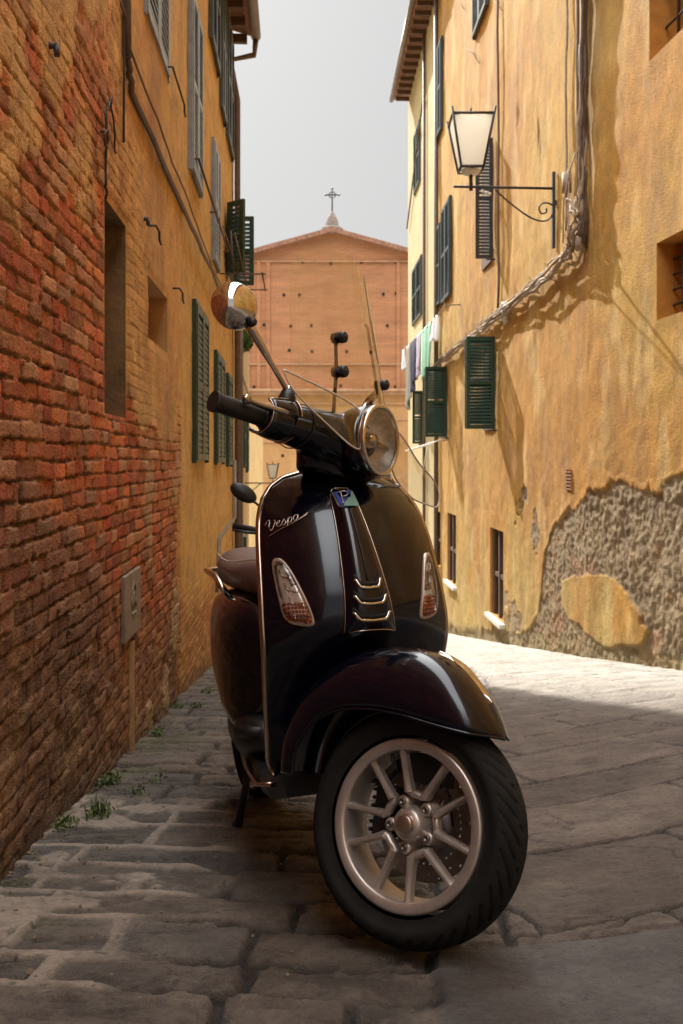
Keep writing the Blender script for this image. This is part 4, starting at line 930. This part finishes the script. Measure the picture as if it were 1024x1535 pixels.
# --- leg shield
zt=np.array([.262,.30,.40,.50,.58,.62,.68,.75,.82,.88,.92,.95,.972,.985,.990])
Wt=np.array([.150,.190,.203,.214,.222,.224,.222,.218,.213,.204,.188,.165,.132,.085,.030])
Ct=np.array([-.36,-.34,-.29,-.235,-.185,-.165,-.165,-.185,-.212,-.243,-.268,-.290,-.312,-.332,-.345])
Bt=np.array([.02,.02,.025,.045,.065,.085,.095,.095,.092,.086,.08,.07,.06,.045,.03])
def shp(u,z,off=0):
    W=np.interp(z,zt,Wt);C=np.interp(z,zt,Ct);B=np.interp(z,zt,Bt)
    a=abs(u); x=C-B*a**2.3
    # hollow behind the wheel
    hol=.0
    p=V(x,W*u,z)
    if off:
        e=.01; pu=shp(min(u+e,1),z)-shp(u-e,z); pz=shp(u,z+.008)-shp(u,z-.008); n=np.cross(pu,pz); n/=np.linalg.norm(n)+1e-12
        p=p+n*off*(1 if n[0]>0 else -1)
    return p
zz=np.interp(np.linspace(0,1,90),np.linspace(0,1,len(zt)),zt)
# smooth tables a little
def sm(t): 
    d=np.linspace(zt[0],zt[-1],400); y=np.interp(d,zt,t); k=13; yp=np.pad(y,k,'reflect',reflect_type='odd'); return d,np.convolve(yp,np.ones(2*k+1)/(2*k+1),'valid')
d_,Ws=sm(Wt); _,Cs=sm(Ct); _,Bs=sm(Bt); Ws[-40:]=np.interp(d_[-40:],zt,Wt); zt,Wt,Ct,Bt=d_,Ws,Cs,Bs
zz=np.concatenate([np.linspace(.262,.9,60),.9+.09*np.sin(np.linspace(0,pi/2,34))[1:]])
q=MB(); q.loft([[shp(u,z) for u in np.linspace(-1,1,49)] for z in zz],False)
o=q.build('leg_shield',M['navy'],sc); m_=o.modifiers.new('s','SOLIDIFY'); m_.thickness=.022; m_.offset=-1; shield=o
bv=o.modifiers.new('b','BEVEL'); bv.width=.004; bv.segments=2; bv.limit_method='ANGLE'; bv.angle_limit=radians(50)
q=MB(); tr=[shp(-1,z)+V(-.010,-.001,0) for z in zz]+[shp(1,z)+V(-.010,.001,0) for z in zz[::-1]]
q.tube(tr,.0085,10); q.build('shield_trim',M['chromed'],shield)
# lower apron that wraps under into the floor
q=MB(); rings=[]
for t in np.linspace(0,1,10):
    x=-.352-.11*t-.05*t; z=.262-.030*sin(t*pi/2)+.00*t; w=.15+.03*t; rings.append([V(x-.02*abs(u)**2,w*u,z+.03*abs(u)**3) for u in np.linspace(-1,1,21)])
q.loft(rings,False); o=q.build('lower_apron',M['blk'],sc); m_=o.modifiers.new('s','SOLIDIFY'); m_.thickness=.02
# horn cover
def ridge(z): t=(z-.612)/(.935-.612); return (.060*(1-t)+.028*t, -.004*(1-t)-.022*t)   # half width, centre y
def rid(u,z,lift=1):
    hw,cy=ridge(z); t=(z-.612)/(.935-.612); top=1-max(0,(t-.93)/.07)**2*.8
    y=cy+hw*u*(1 if t<.95 else math.sqrt(max(.02,1-((t-.95)/.05)**2*.45))); W=np.interp(z,zt,Wt); b=shp(y/W,z)
    prof=(1-abs(u)**3.2); return b+V(1,0,.35)*(.002+.020*prof*lift*(top))
q=MB(); q.loft([[rid(u,z) for u in np.linspace(-1,1,33)] for z in np.linspace(.608,.936,60)],False,False)
hb=q.build('horn_cover',M['navy'],sc)
q=MB(); q.tube([rid(-1.0,z)+V(.001,0,0) for z in np.linspace(.606,.936,40)]+[rid(u,.936)+V(.001,0,.002) for u in np.linspace(-.9,.9,9)]+[rid(1.0,z)+V(.001,0,0) for z in np.linspace(.936,.606,40)]+[rid(u,.606)+V(.001,0,0) for u in np.linspace(.9,-.9,9)],.0016,6)
q.build('cover_seam',M['chromed'],hb)
q=MB(); q.tube([rid(-.03,z)+V(.0012,0,0) for z in np.linspace(.715,.885,20)],.0022,6); q.build('centre_crease',M['navy'],hb)
for k,(zc,hw) in enumerate(((.704,.62),(.669,.72),(.633,.78))):
    for nm,zo,mm,rr in (('slot',.0065,M['dark'],.0042),('chrome_bar',-.002,M['chrome'],.0040)):
        q=MB(); pts=[]
        for u in np.linspace(-1,1,17): 
            a=abs(u); dz=.018*ss(.62,1.0,a)-.004*(1-a); pts.append(rid(u*hw,zc+zo+dz)+V(.001 if nm=='slot' else .0035,0,0))
        q.tube(pts,rr,8,flat=None); q.build(nm,mm,hb)
# hexagonal two-tone badge
def bp(y,z):
    y*=1.15; z*=1.12
    z0=.905+z; hw,cy=ridge(z0); return rid(np.clip((y-0)/hw,-1,1),z0)
def badge_poly(pts,off): 
    return [bp(y,z)+V(1,0,.3)*off for y,z in pts]
def plate(pts,off,m,name,par,th=.0015):
    q=MB(); n=len(pts); a=badge_poly(pts,off); b=badge_poly(pts,off-th-.002); q.add(a+b,[tuple(range(n))]+[(i,(i+1)%n,n+(i+1)%n,n+i) for i in range(n)],False); return q.build(name,m,par)
bd=plate([(-.023,.018),(.020,.020),(.023,-.014),(.019,-.019),(-.017,-.020),(-.021,-.014)],.0050,M['silver'],'badge',hb)
plate([(-.0215,.0165),(.0165,.0182),(-.0165,-.0175),(-.0195,-.013)],.0080,M['blue'],'badge_blue_half',bd)
plate([(.0185,.0182),(.0213,-.0135),(.0178,-.0178),(-.0145,-.0182)],.0080,M['teal'],'badge_green_half',bd)
q=MB(); q.tube([bp(*p)+V(1,0,.3)*.0090 for p in ((-.0140,-.0115),(-.0115,.0125),(-.004,.0135),(.0015,.0105),(.000,.0045),(-.005,.002),(-.0125,.0015))],.0013,6); q.tube([bp(*p)+V(1,0,.3)*.0090 for p in ((-.0165,.0125),(-.0115,.0125))],.0013,6); q.tube([bp(*p)+V(1,0,.3)*.0090 for p in ((-.0165,-.0115),(-.0115,-.0115))],.0012,6)
q.build('badge_letter',M['silver'],bd)
# script lettering on the shield
def shy(y,z,off): W=np.interp(z,zt,Wt); return shp(y/W,z,off)
ltr=[ [(-.02,.62),(.03,.86),(.07,.93),(.09,.80),(.06,.45),(.07,.12),(.10,.02),(.16,.30),(.21,.62),(.20,.78)],
 [(.22,.30),(.29,.42),(.31,.55),(.27,.58),(.235,.40),(.24,.18),(.29,.12),(.34,.26)],
 [(.34,.26),(.40,.52),(.42,.58),(.44,.44),(.43,.20),(.39,.10),(.36,.16)],
 [(.46,.18),(.52,.54),(.46,-.12)],[(.52,.44),(.57,.57),(.60,.48),(.58,.26),(.54,.14),(.50,.22)],
 [(.745,.50),(.70,.59),(.645,.47),(.635,.24),(.67,.12),(.72,.24),(.748,.50)],[(.755,.58),(.745,.24),(.775,.11),(.81,.20)],
 [(.80,.20),(.88,.26),(1.0,.40)],
 [(.02,-.42),(.30,-.17),(.60,.0),(.98,.28)] ]
q=MB()
for st_ in ltr:
    p=smooth(st_,6*len(st_)); pts=[shy(-.196+.088*x,.846+.030*(x)+.026*(y-.2),.0022) for x,y in p]
    q.tube(pts,.0016,6)
q.build('script_lettering',M['chromed'],shield)
# turn signals
def signal(sg):
    cr=[(.196,.773),(.170,.772),(.126,.640),(.137,.630),(.184,.640),(.192,.70)]   # |y|, z
    P=np.array(cr); 
    def ring(sc_,off,n=48):
        c=P.mean(0); Q=c+(P-c)*sc_; out=[]
        # rounded polygon: chaikin
        for _ in range(3):
            R_=[]
            for i in range(len(Q)): a=Q[i];b=Q[(i+1)%len(Q)]; R_+= [a*.78+b*.22,a*.22+b*.78]
            Q=np.array(R_)
        return [shy(sg*y,z,off) for y,z in Q]
    q=MB(); q.loft([ring(1.10,-.002),ring(1.08,.005),ring(1.0,.0065),ring(.92,.005)],True)
    b=q.build('turn_signal',M['bezel'],sc)
    q=MB(); rg=[ring(.93,.003),ring(.6,.0035),ring(.25,.0035)]; q.loft(rg,True,True); q.build('reflector',M['reflector'],b)
    q=MB(); 
    for k in range(3):
        z0=.752-.030*k; yy=.186-.006*k-.002; q.tube([shy(sg*(yy),z0,.0055),shy(sg*(yy-.004),z0-.014,.0055),shy(sg*(yy-.016-.004*k),z0-.020,.0055),shy(sg*(yy-.022-.004*k),z0-.018,.0055)],.0018,6)
    q.build('lamp_step',M['chrome'],b)
    q=MB()
    for i in range(7):
        for j in range(5):
            y=.139+.0065*i+.0008*j; z=.643+.0085*j
            if y>.183: continue
            c=shy(sg*y,z,.005); q.lathe([(.001,.0022),(.0028,.0012),(.0036,-.001)],c,shy(sg*y,z,.02)-c,6)
    q.build('amber_reflector',M['amber'],b)
    q=MB(); q.loft([ring(1.0,.0062),ring(.96,.0085),ring(.6,.0105),ring(.2,.011)],True,True); q.build('lens',M['lens'],b)
signal(-1); signal(1)
# --- headset: fused from several forms
q=MB()
rings=[]
for z,cx,rx,ry in ((.962,-.352,.050,.100),(.978,-.350,.050,.104),(.995,-.342,.052,.122),(1.015,-.330,.055,.148),(1.04,-.322,.052,.160),(1.06,-.32,.05,.13),(1.08,-.315,.05,.07),(1.092,-.32,.03,.05)):
    rings.append([V(cx+rx*cos(t),ry*sin(t),z) for t in np.linspace(0,2*pi,33)[:-1]])
q.loft(rings,True,True)
for sg in(-1,1): q.tube(smooth([(-.30,0,1.047),(-.315,sg*.08,1.047),(-.335,sg*.15,1.042),(-.355,sg*.205,1.038),(-.372,sg*.245,1.034)],14),[.060]*4+[.058,.055,.053,.050,.047,.044,.041,.038,.035,.031],20)
q.tube([(-.36,0,1.058),(-.30,0,1.057),(-.275,0,1.056),(-.266,0,1.056)],[.055,.074,.079,.080],32)
o=q.build('headset',M['navy'],sc); 
rm=o.modifiers.new('r','REMESH'); rm.mode='VOXEL'; rm.voxel_size=.005; rm.use_smooth_shade=True
s2=o.modifiers.new('sm','SMOOTH'); s2.iterations=14; s2.factor=.6
# rotate into the steered frame by an object matrix so the modifiers act in the straight frame
def steer_matrix():
    R=Matrix.Rotation(DL,4,Vector(_ax)); T=Matrix.Translation(Vector(_A)); return T@R@T.inverted()
o.matrix_local=steer_matrix(); headset=o
def HB(mb,name,m,parent=None,fix=True):   # straight-frame mesh under the headset
    return mb.build(name,m,parent or headset,fix=fix)
hc=V(-.214,0,1.056); AX=V(1,0,0)
q=MB(); q.lathe([(.070,-.012),(.083,-.010),(.0855,.002),(.085,.010),(.080,.0135),(.0755,.011),(.0745,.004),(.073,-.004)],hc,AX,64); hl=HB(q,'headlight',M['chrome']); q=MB(); q.lathe([(.074,-.064),(.081,-.060),(.0835,-.035),(.0845,-.009),(.078,-.006)],hc,AX,64); HB(q,'bucket',M['navy'],hl)
q=MB(); q.lathe([(.001,-.045),(.03,-.042),(.055,-.028),(.068,-.010),(.0745,.004)],hc,AX,48); HB(q,'reflector',M['reflector'],hl)
q=MB(); q.lathe([(.001,-.004),(.016,-.008),(.019,-.022),(.018,-.04)],hc,AX,20); q.box(hc,AX,V(0,1,0),UZ,(-.03,-.066,-.003),(-.008,.066,.003)); HB(q,'bulb_shield',M['chromed'],hl)
q=MB(); q.lathe([(.0755,.009),(.068,.017),(.05,.024),(.025,.029),(.001,.030)],hc,AX,48); HB(q,'lens',M['lens'],hl)
q=MB(); q.lathe([(.078,-.012),(.076,.004),(.062,.014),(.035,.019),(.001,.020)],(-.328,0,1.092),V(-.12,0,1),40); ic=HB(q,'instrument_cover',M['navy'])
q=MB(); q.lathe([(.0775+.003*cos(a),.001+.003*sin(a)) for a in np.linspace(0,2*pi,9)],(-.328,0,1.092),V(-.12,0,1),48); HB(q,'cover_ring',M['chrome'],ic)
for sg in(-1,1):
    q=MB(); q.tube([V(-.338,sg*.165,1.041)+V(.0535*cos(a),0,.0535*sin(a)) for a in np.linspace(0,2*pi,40)],.0014,5); HB(q,'headset_seam',M['blk'])
for sg in(-1,1):
    q=MB(); g0=V(-.366,sg*.235,1.035); g1=V(-.408,sg*.375,1.030); pts=[g0*(1-t)+g1*t for t in np.linspace(0,1,25)]
    q.tube(pts,[.0205+.0006*(i%2)+(.003 if i>=23 else 0) for i in range(25)],24); o=HB(q,'grip',M['grip'])
    q=MB(); q.tube([g0+(g0-g1)*.10,g0+(g1-g0)*.12],.0235,20); HB(q,'switch_housing',M['blk'])
    # lever with ball end
    q=MB(); L=smooth([(-.335,sg*.205,1.048),(-.325,sg*.230,1.050),(-.335,sg*.265,1.048),(-.350,sg*.300,1.048),(-.360,sg*.322,1.050)],20)
    q.tube(L,np.linspace(.014,.007,20),12,flat=.7); q.lathe([(.001,.012),(.008,.009),(.0115,0),(.008,-.009),(.001,-.012)],L[-1],V(.2,sg,.1),14); HB(q,'brake_lever',M['chromed'])
    # cuff (glossy shell around the inner grip)
    q=MB(); rg=[]
    for t,rz,rx in ((0,.053,.049),(.3,.052,.048),(.6,.049,.045),(.8,.046,.042),(1,.042,.038)):
        c=V(-.352,sg*.19,1.046)*(1-t)+V(-.366,sg*.262,1.036)*t; rg.append([c+V(rx*cos(a),0,rz*sin(a)) for a in np.linspace(-2.4,1.1,22)])
    q.loft(rg,False); o=HB(q,'lever_cuff',M['navy']); m_=o.modifiers.new('s','SOLIDIFY'); m_.thickness=.004; q=MB(); q.tube(rg[0],.0022,6); q.tube(rg[-1],.0022,6); q.tube([x[0] for x in rg],.0022,6); q.tube([x[-1] for x in rg],.0022,6); q.build('cuff_trim',M['chromed'],o)
# mirrors
def mirror(base,knee,tip,face,r=.054,c0=None):
    ctr=c0
    q=MB(); q.tube([V(*base)-UZ*.012,V(*base)+UZ*.014,V(*base)+UZ*.034],[.024,.021,.014],16); bt=HB(q,'mirror_boot',M['blk'])
    f=V(*face)/np.linalg.norm(face)
    q=MB(); q.lathe([(r-.002,-.004),(r,.0),(r*.99,.008),(r*.86,.022),(r*.6,.033),(r*.3,.039),(.001,.041)],V(*ctr),f,48)
    mh=HB(q,'mirror',M['chrome']); q=MB(); q.lathe([(.001,-.001),(r*.9,-.002),(r-.002,-.003)],V(*ctr),f,40); HB(q,'mirror_glass',mat('mirror_glass',(.8,.8,.8),.02,metal=1,var=0),mh)
    q=MB(); pts=smooth([V(*base)+UZ*.02,V(*base)+UZ*.04,V(*knee),V(*knee)*.5+V(*tip)*.5,V(*tip)],20); q.tube(pts,[.0058]*14+[.007,.0085,.0095,.0105,.0115,.012],12); HB(q,'stem',M['chrome'],mh)
    q=MB(); q.lathe([(.001,.014),(.0075,.0135),(.009,.010),(.009,-.004)],V(*tip)+f*.016,f,16); HB(q,'pivot_cap',M['blk'],mh)
mirror((-.350,-.196,1.084),(-.352,-.200,1.118),(-.372,-.345,1.218),(.80,-.45,-.05),c0=(-.395,-.378,1.250))
# far-side mirror, folded inward and seen edge on
q=MB(); f=V(.25,.45,.6); f/=np.linalg.norm(f); q.lathe([(.038,0),(.038,.004),(.03,.010),(.001,.016)],V(-.40,.232,1.262),V(.35,.55,-.35),28)
mh=HB(q,'mirror',M['chromed']); q=MB(); q.tube(smooth([(-.35,.192,1.09),(-.352,.20,1.16),(-.385,.225,1.235)],12),.006,10); HB(q,'stem',M['chrome'],mh)
# windscreen
def scx(y,z): return -.222-.30*(z-1.05)-1.5*y*y
def screen_edge(n=40):
    top=[(.235*cos(t)*(1 if True else 1),1.36+.20*sin(t)) for t in np.linspace(0,pi,n)]
    return top
q=MB(); rows=[]
ny,nz=49,46
for i in range(ny):
    u=-1+2*i/(ny-1); row=[]
    for j in range(nz):
        v=j/(nz-1)
        hw0=.225; y0=hw0*u; zb=1.165 if abs(y0)<.085 else 1.165-.03*min(1,(abs(y0)-.085)/.03)+.02*abs(u)
        ztp=1.37+.19*math.sqrt(max(0,1-abs(u)**2.6))
        z=zb+(ztp-zb)*v; y=y0*(1-.05*v); row.append(V(scx(y,z),y,z))
    rows.append(row)
q.loft(rows,False); o=HB(q,'windscreen',M['screen'],fix=True); wsn=o
q=MB(); edge=[r_[0] for r_ in rows]+rows[-1][1:]+[r_[-1] for r_ in rows[::-1]]+rows[0][::-1][1:]
q.tube(rows[-1],.0028,6); q.build('thick_edge',M['screenedge'],wsn)

def defl(name,P):
    P=[V(*p) for p in P]; c=sum(P)/len(P); m=smooth(P+[P[0]],60)[:-1]; q=MB(); n=len(m)
    rg=[m]+[[c+(p-c)*s_+V(.012*(1-s_),0,0) for p in m] for s_ in (.75,.5,.25,.02)]; q.loft(rg,True); o=q.build(name,M['deflect'],wsn)
    q=MB(); q.tube(list(m)+[m[0]],.0022,6); q.build('deflector_edge',M['screenedge'],o)
defl('hand_deflector',[(-.300,-.290,1.128),(-.262,-.18,1.122),(-.245,-.085,1.118),(-.222,-.062,1.09),(-.215,-.068,1.02),(-.222,-.092,1.012),(-.245,-.145,1.035),(-.282,-.255,1.085)])
defl('hand_deflector',[(-.25,.10,1.135),(-.25,.18,1.12),(-.25,.27,1.085),(-.25,.36,1.065),(-.25,.402,1.04),(-.25,.405,1.00),(-.25,.35,.99),(-.25,.26,.985),(-.24,.16,1.0),(-.23,.10,1.03)])
for (y,za,zb_,y2) in ((-.088,1.291,1.196,-.100),(.178,1.272,1.182,.196)):
    q=MB(); 
    a=V(scx(y,za)-.012,y,za);b=V(scx(y2,zb_)-.012,y2,zb_); base=V(-.30,-.075 if y<0 else .09,1.10)
    q.tube(smooth([a,b,b*.45+base*.55,base],20),.0062,10,flat=.6)
    q.lathe([(.001,-.004),(.013,-.003),(.014,.010)],a-V(.004,0,0),AX,16); q.lathe([(.001,-.004),(.013,-.003),(.014,.010)],b-V(.004,0,0),AX,16)
    br=q.build('screen_bracket',M['blk'] if 0 else mat('bracket_plastic',(.09,.05,.035),.35,var=.2),wsn)
    for c in (a,b):
        q=MB(); q.lathe([(.001,.020),(.010,.020),(.0135,.017),(.0145,.012),(.0145,.005),(.011,.003),(.010,-.006)],c+V(.010,0,0),AX,20); q.lathe([(.001,.0225),(.006,.0215),(.0065,.019)],c+V(.010,0,0),AX,14); q.build('knob',M['blk'],wsn)
# --- floor, body, cowls
def sh(v):
    v=np.array(v,float); v[:,1]+=.045*np.clip((-v[:,0]-.45)/.8,0,1); return v
q=MB(); rg=[]
for x,hw,zt_,zb_ in ((-.34,.175,.30,.235),(-.42,.19,.265,.215),(-.55,.185,.262,.205),(-.68,.17,.268,.205),(-.80,.15,.28,.22)):
    rg.append([V(x,-hw,zt_-.012),V(x,-hw+.012,zt_),V(x,-.05,zt_),V(x,-.035,zt_+.035),V(x,.035,zt_+.035),V(x,.05,zt_),V(x,hw-.012,zt_),V(x,hw,zt_-.012),V(x,hw*.9,zb_),V(x,-hw*.9,zb_)])
q.loft(rg,True,True,False); fl_=q.build('floorboard',M['blk'],sc,T=sh)
for sg in(-1,1):
    q=MB(); q.tube([(-.36,sg*.185,.262),(-.46,sg*.197,.246),(-.60,sg*.188,.245),(-.72,sg*.172,.255)],.009,8,flat=.6); q.build('floor_trim',M['chromed'],fl_,T=sh)
    for k in range(4):
        q=MB(); q.tube([(-.42,sg*(.07+.028*k),.270),(-.66,sg*(.07+.024*k),.272)],.004,6); q.build('rubber_strip',M['rubber'],fl_,T=sh)
def sup(c,rx,rz,n,e=2.4,half=None):
    out=[]
    for t in np.linspace(0,2*pi,n,endpoint=False): out.append(V(c[0],c[1]+rx*np.sign(cos(t))*abs(cos(t))**(2/e),c[2]+rz*np.sign(sin(t))*abs(sin(t))**(2/e)))
    return out
q=MB(); q.loft([sup((x,0,zc),w,h,32) for x,w,zc,h in ((-.60,.03,.46,.10),(-.63,.09,.47,.15),(-.70,.125,.48,.18),(-.9,.14,.53,.16),(-1.2,.13,.57,.12),(-1.45,.10,.60,.09),(-1.56,.05,.60,.06))],True,True)
q.build('centre_body',M['navy'],sc,T=sh)
for sg in(-1,1):
    q=MB(); rg=[]
    for x,y0,w,zc,h in ((-.685,.10,.01,.50,.05),(-.70,.11,.05,.48,.14),(-.75,.12,.085,.48,.182),(-.83,.125,.108,.485,.20),(-.95,.125,.114,.50,.195),(-1.08,.122,.112,.535,.165),(-1.22,.115,.098,.55,.150),(-1.36,.10,.078,.57,.125),(-1.48,.08,.05,.59,.09),(-1.56,.06,.01,.60,.03)):
        rg.append(sup((x,sg*(y0*.9),zc),w*.86,h,36,2.8))
    q.loft(rg,True,True); cw=q.build('side_cowl',M['navy'],sc,T=sh)
q=MB(); q.loft([sup((x,sg_,zc),w,h,24) for x,sg_,w,zc,h in ((-.60,-.12,.02,.31,.02),(-.66,-.135,.05,.32,.045),(-.78,-.13,.062,.31,.07),(-.95,-.11,.06,.30,.085),(-1.15,-.09,.06,.29,.08),(-1.3,-.08,.03,.29,.04))],True,True); q.build('engine_cover',M['blk'],sc,T=sh)
q=MB(); q.loft([sup((x,.13,.30),w,h,24) for x,w,h in ((-.8,.02,.02),(-.86,.05,.05),(-1.3,.055,.055),(-1.42,.03,.03))],True,True); q.build('exhaust',M['chromed'],sc,T=sh)
q=MB(); q.tube([(-.655,-.10,.335),(-.64,-.17,.335),(-.70,-.195,.335)],[.016,.018,.016],10); q.build('footpeg',M['blk'],sc,T=sh)
# seat
q=MB(); rg=[]
for x,w,z0,z1 in ((-.715,.045,.70,.745),(-.725,.085,.67,.778),(-.755,.118,.645,.795),(-.83,.140,.655,.802),(-.95,.155,.668,.800),(-1.1,.158,.675,.812),(-1.25,.15,.68,.835),(-1.38,.125,.69,.838),(-1.46,.08,.70,.82),(-1.48,.03,.72,.79)):
    r_=[]; 
    for t in np.linspace(0,2*pi,36,endpoint=False):
        c_,s_=cos(t),sin(t); zc=(z0+z1)/2; hh=(z1-z0)/2; ww=w*(1 if s_>-.2 else 1-.38*((-s_-.2)/.8))
        r_.append(V(x-.025*(s_<0)*(-s_),ww*np.sign(c_)*abs(c_)**.75,zc+hh*np.sign(s_)*abs(s_)**.7))
    rg.append(r_)
q.loft(rg,True,True); st=q.build('seat',M['leather'],sc,T=sh)
q=MB(); sm_=[]
for sg in(-1,1):
    pts=[]
    for (x,w,z1) in ((-.722,.03,.772),(-.742,.092,.782),(-.80,.128,.786),(-.95,.153,.784),(-1.1,.157,.794),(-1.25,.149,.815),(-1.38,.124,.82)): pts.append(V(x,sg*w,z1))
    q.tube(smooth(pts,40),.0022,6)
q.build('seam',M['thread'],st,T=sh)
q=MB(); q.tube(smooth([(-1.02,-.13,.68),(-1.0,-.165,.69),(-1.0,-.185,.715),(-1.08,-.19,.745),(-1.25,-.185,.76),(-1.42,-.14,.765),(-1.5,0,.765),(-1.42,.14,.765),(-1.25,.185,.76),(-1.05,.19,.745),(-.95,.14,.67)],60),.010,12); q.build('grab_rail',M['chrome'],sc,T=sh)
# rear wheel
hr=V(-1.34,.045,.235); q=MB(); q.lathe([(.001,.03),(.04,.03),(.05,.0),(.13,.0),(.14,.03),(.16,.045),(.163,.03),(.15,-.03),(.16,-.045),(.13,-.02),(.001,-.02)],hr,AY,48); rw=q.build('rear_wheel',M['rim'],sc); tyre('tyre',hr,rw,None,n=160)
q=MB(); q.tube([(-.93,-.09,.22),(-1.0,-.10,.10),(-1.02,-.115,.012),(-1.05,-.12,.008)],[.012,.012,.013,.010],10); q.tube([(-.93,.17,.22),(-1.0,.19,.10),(-1.02,.20,.012),(-1.05,.21,.008)],[.012,.012,.013,.010],10); q.tube([(-.95,-.09,.17),(-.95,.17,.17)],.012,10); q.tube([(-.82,-.09,.22),(-.84,-.11,.17)],.008,8)
q.build('centre_stand',M['blk'],sc)
q=MB(); q.tube([(-.84,-.10,.165),(-.85,-.115,.155)],.012,8); q.build('stand_lever',M['chrome'],sc)
# ------------------------------------------------------------------ second scooter, mostly hidden behind the first
g2=V(-.30,4.5,0); z2=float(G(-.30,4.5))
s2_=empty('scooter',(g2[0],g2[1],z2),'black scooter parked farther back, its mirror and lever showing left of the front scooter','scooter')
def at2(px,py,Y=4.5): return V((px-512)/FPX*Y,Y,Zp(py,Y))
q=MB(); c=at2(365,739); q.lathe([(.001,.016),(.04,.013),(.062,.004),(.064,0),(.001,-.004)],V(0,0,0),V(.1,-1,.1),28); mr=PR(q,'mirror',M['blk'],s2_,T=lambda v: np.stack([v[:,0],v[:,1],v[:,2]*.68-v[:,0]*.38],-1)+c)
q=MB(); q.tube(smooth([c+V(.03,0,-.03),at2(388,758),at2(398,775),at2(402,800)],14),.006,8); PR(q,'mirror_stem',M['blk'],s2_)
q=MB(); q.tube([at2(349,788),at2(385,795),at2(405,797)],[.014,.016,.018],12); PR(q,'handlebar',M['grip'],s2_)
q=MB(); q.tube([at2(350,793)-V(0,.05,0),at2(372,797)-V(0,.05,0),at2(400,800)],[.005,.007,.008],8); PR(q,'brake_lever',M['blk'],s2_)
q=MB(); b0_=at2(420,850); rings=[]
for z,w in ((b0_[2]+.14,.05),(b0_[2]+.10,.11),(b0_[2]+.02,.16),(b0_[2]-.15,.17),(b0_[2]-.35,.17),(z2+.25,.14)):
    rings.append([V(b0_[0]+w*sin(u*1.5),4.62+.08*cos(u*1.5),z) for u in np.linspace(-1,1,17)]+[V(b0_[0]+w*sin(u*1.5),4.70,z) for u in np.linspace(1,-1,17)])
q.loft(rings,True,True); PR(q,'leg_shield',M['blk'],s2_)
q=MB(); rings=[]
for y,w,z0,z1 in ((5.0,.10,.35,.70),(5.2,.17,.35,.75),(5.6,.16,.4,.75),(5.9,.06,.45,.7)): rings.append([V(b0_[0]+w*cos(t),y,z2-.1+(z0+z1)/2+(z1-z0)/2*sin(t)) for t in np.linspace(0,2*pi,24,endpoint=False)])
q.loft(rings,True,True); PR(q,'body',M['blk'],s2_)
for yy in (4.45,5.7):
    q=MB(); q.lathe([(.001,.04),(.15,.04),(.2,.05),(.235,.0),(.2,-.05),(.15,-.04),(.001,-.04)],V(b0_[0],yy,float(G(b0_[0],yy))+.235),V(1,0,0),32); PR(q,'wheel',M['rubber'],s2_)
#SCOOTER_END
# ------------------------------------------------------------------ camera, light, world
cam=bpy.data.cameras.new('camera'); co=bpy.data.objects.new('camera',cam); COL.objects.link(co); SC.camera=co
co.location=(0,0,0); co.rotation_euler=(pi/2,0,0); cam.sensor_fit='HORIZONTAL'; cam.sensor_width=24; cam.lens=24*FPX/1024; cam.shift_x=0; cam.shift_y=-(767.5-HZ)/1024
cam.clip_start=.05; cam.clip_end=500; cam.dof.use_dof=True; cam.dof.focus_distance=2.05; cam.dof.aperture_fstop=10
SKY_LOW,SKY_HIGH=1.03,12.5
SUN=V(.55,-1.9,-1.4)
sl=bpy.data.lights.new('sun','SUN'); so=bpy.data.objects.new('sun',sl); COL.objects.link(so); sl.energy=3.3; sl.angle=radians(.6); sl.color=(1,.93,.82)
so.rotation_euler=Vector(SUN).to_track_quat('-Z','Y').to_euler(); so.location=(0,0,20)
w=bpy.data.worlds.new('World'); SC.world=w; w.use_nodes=True; nt=w.node_tree; bg=nt.nodes['Background']
sky=nt.nodes.new('ShaderNodeTexSky'); sky.sky_type='NISHITA'; sky.sun_disc=False; sky.sun_elevation=math.atan2(1.4,math.hypot(.55,1.9)); sky.sun_rotation=math.atan2(-.55,1.9); sky.dust_density=4; sky.air_density=1.0; sky.ozone_density=1
hs=nt.nodes.new('ShaderNodeHueSaturation'); hs.inputs['Saturation'].default_value=.16
gm=nt.nodes.new('ShaderNodeGamma'); gm.inputs[1].default_value=.2
tcw=nt.nodes.new('ShaderNodeTexCoord'); sx=nt.nodes.new('ShaderNodeSeparateXYZ'); mr=nt.nodes.new('ShaderNodeMapRange'); mr.interpolation_type='SMOOTHSTEP'
mr.inputs[1].default_value=.44; mr.inputs[2].default_value=.85; mr.inputs[3].default_value=SKY_LOW; mr.inputs[4].default_value=SKY_HIGH
vm=nt.nodes.new('ShaderNodeVectorMath'); vm.operation='SCALE'
nt.links.new(tcw.outputs['Generated'],sx.inputs[0]); nt.links.new(sx.outputs[2],mr.inputs[0])
nt.links.new(sky.outputs[0],hs.inputs['Color']); nt.links.new(hs.outputs[0],gm.inputs[0]); nt.links.new(gm.outputs[0],vm.inputs[0]); nt.links.new(mr.outputs[0],vm.inputs['Scale']); nt.links.new(vm.outputs[0],bg.inputs[0]); bg.inputs[1].default_value=.15
SC.view_settings.view_transform='Standard'; SC.view_settings.look='None'; SC.view_settings.exposure=1.38
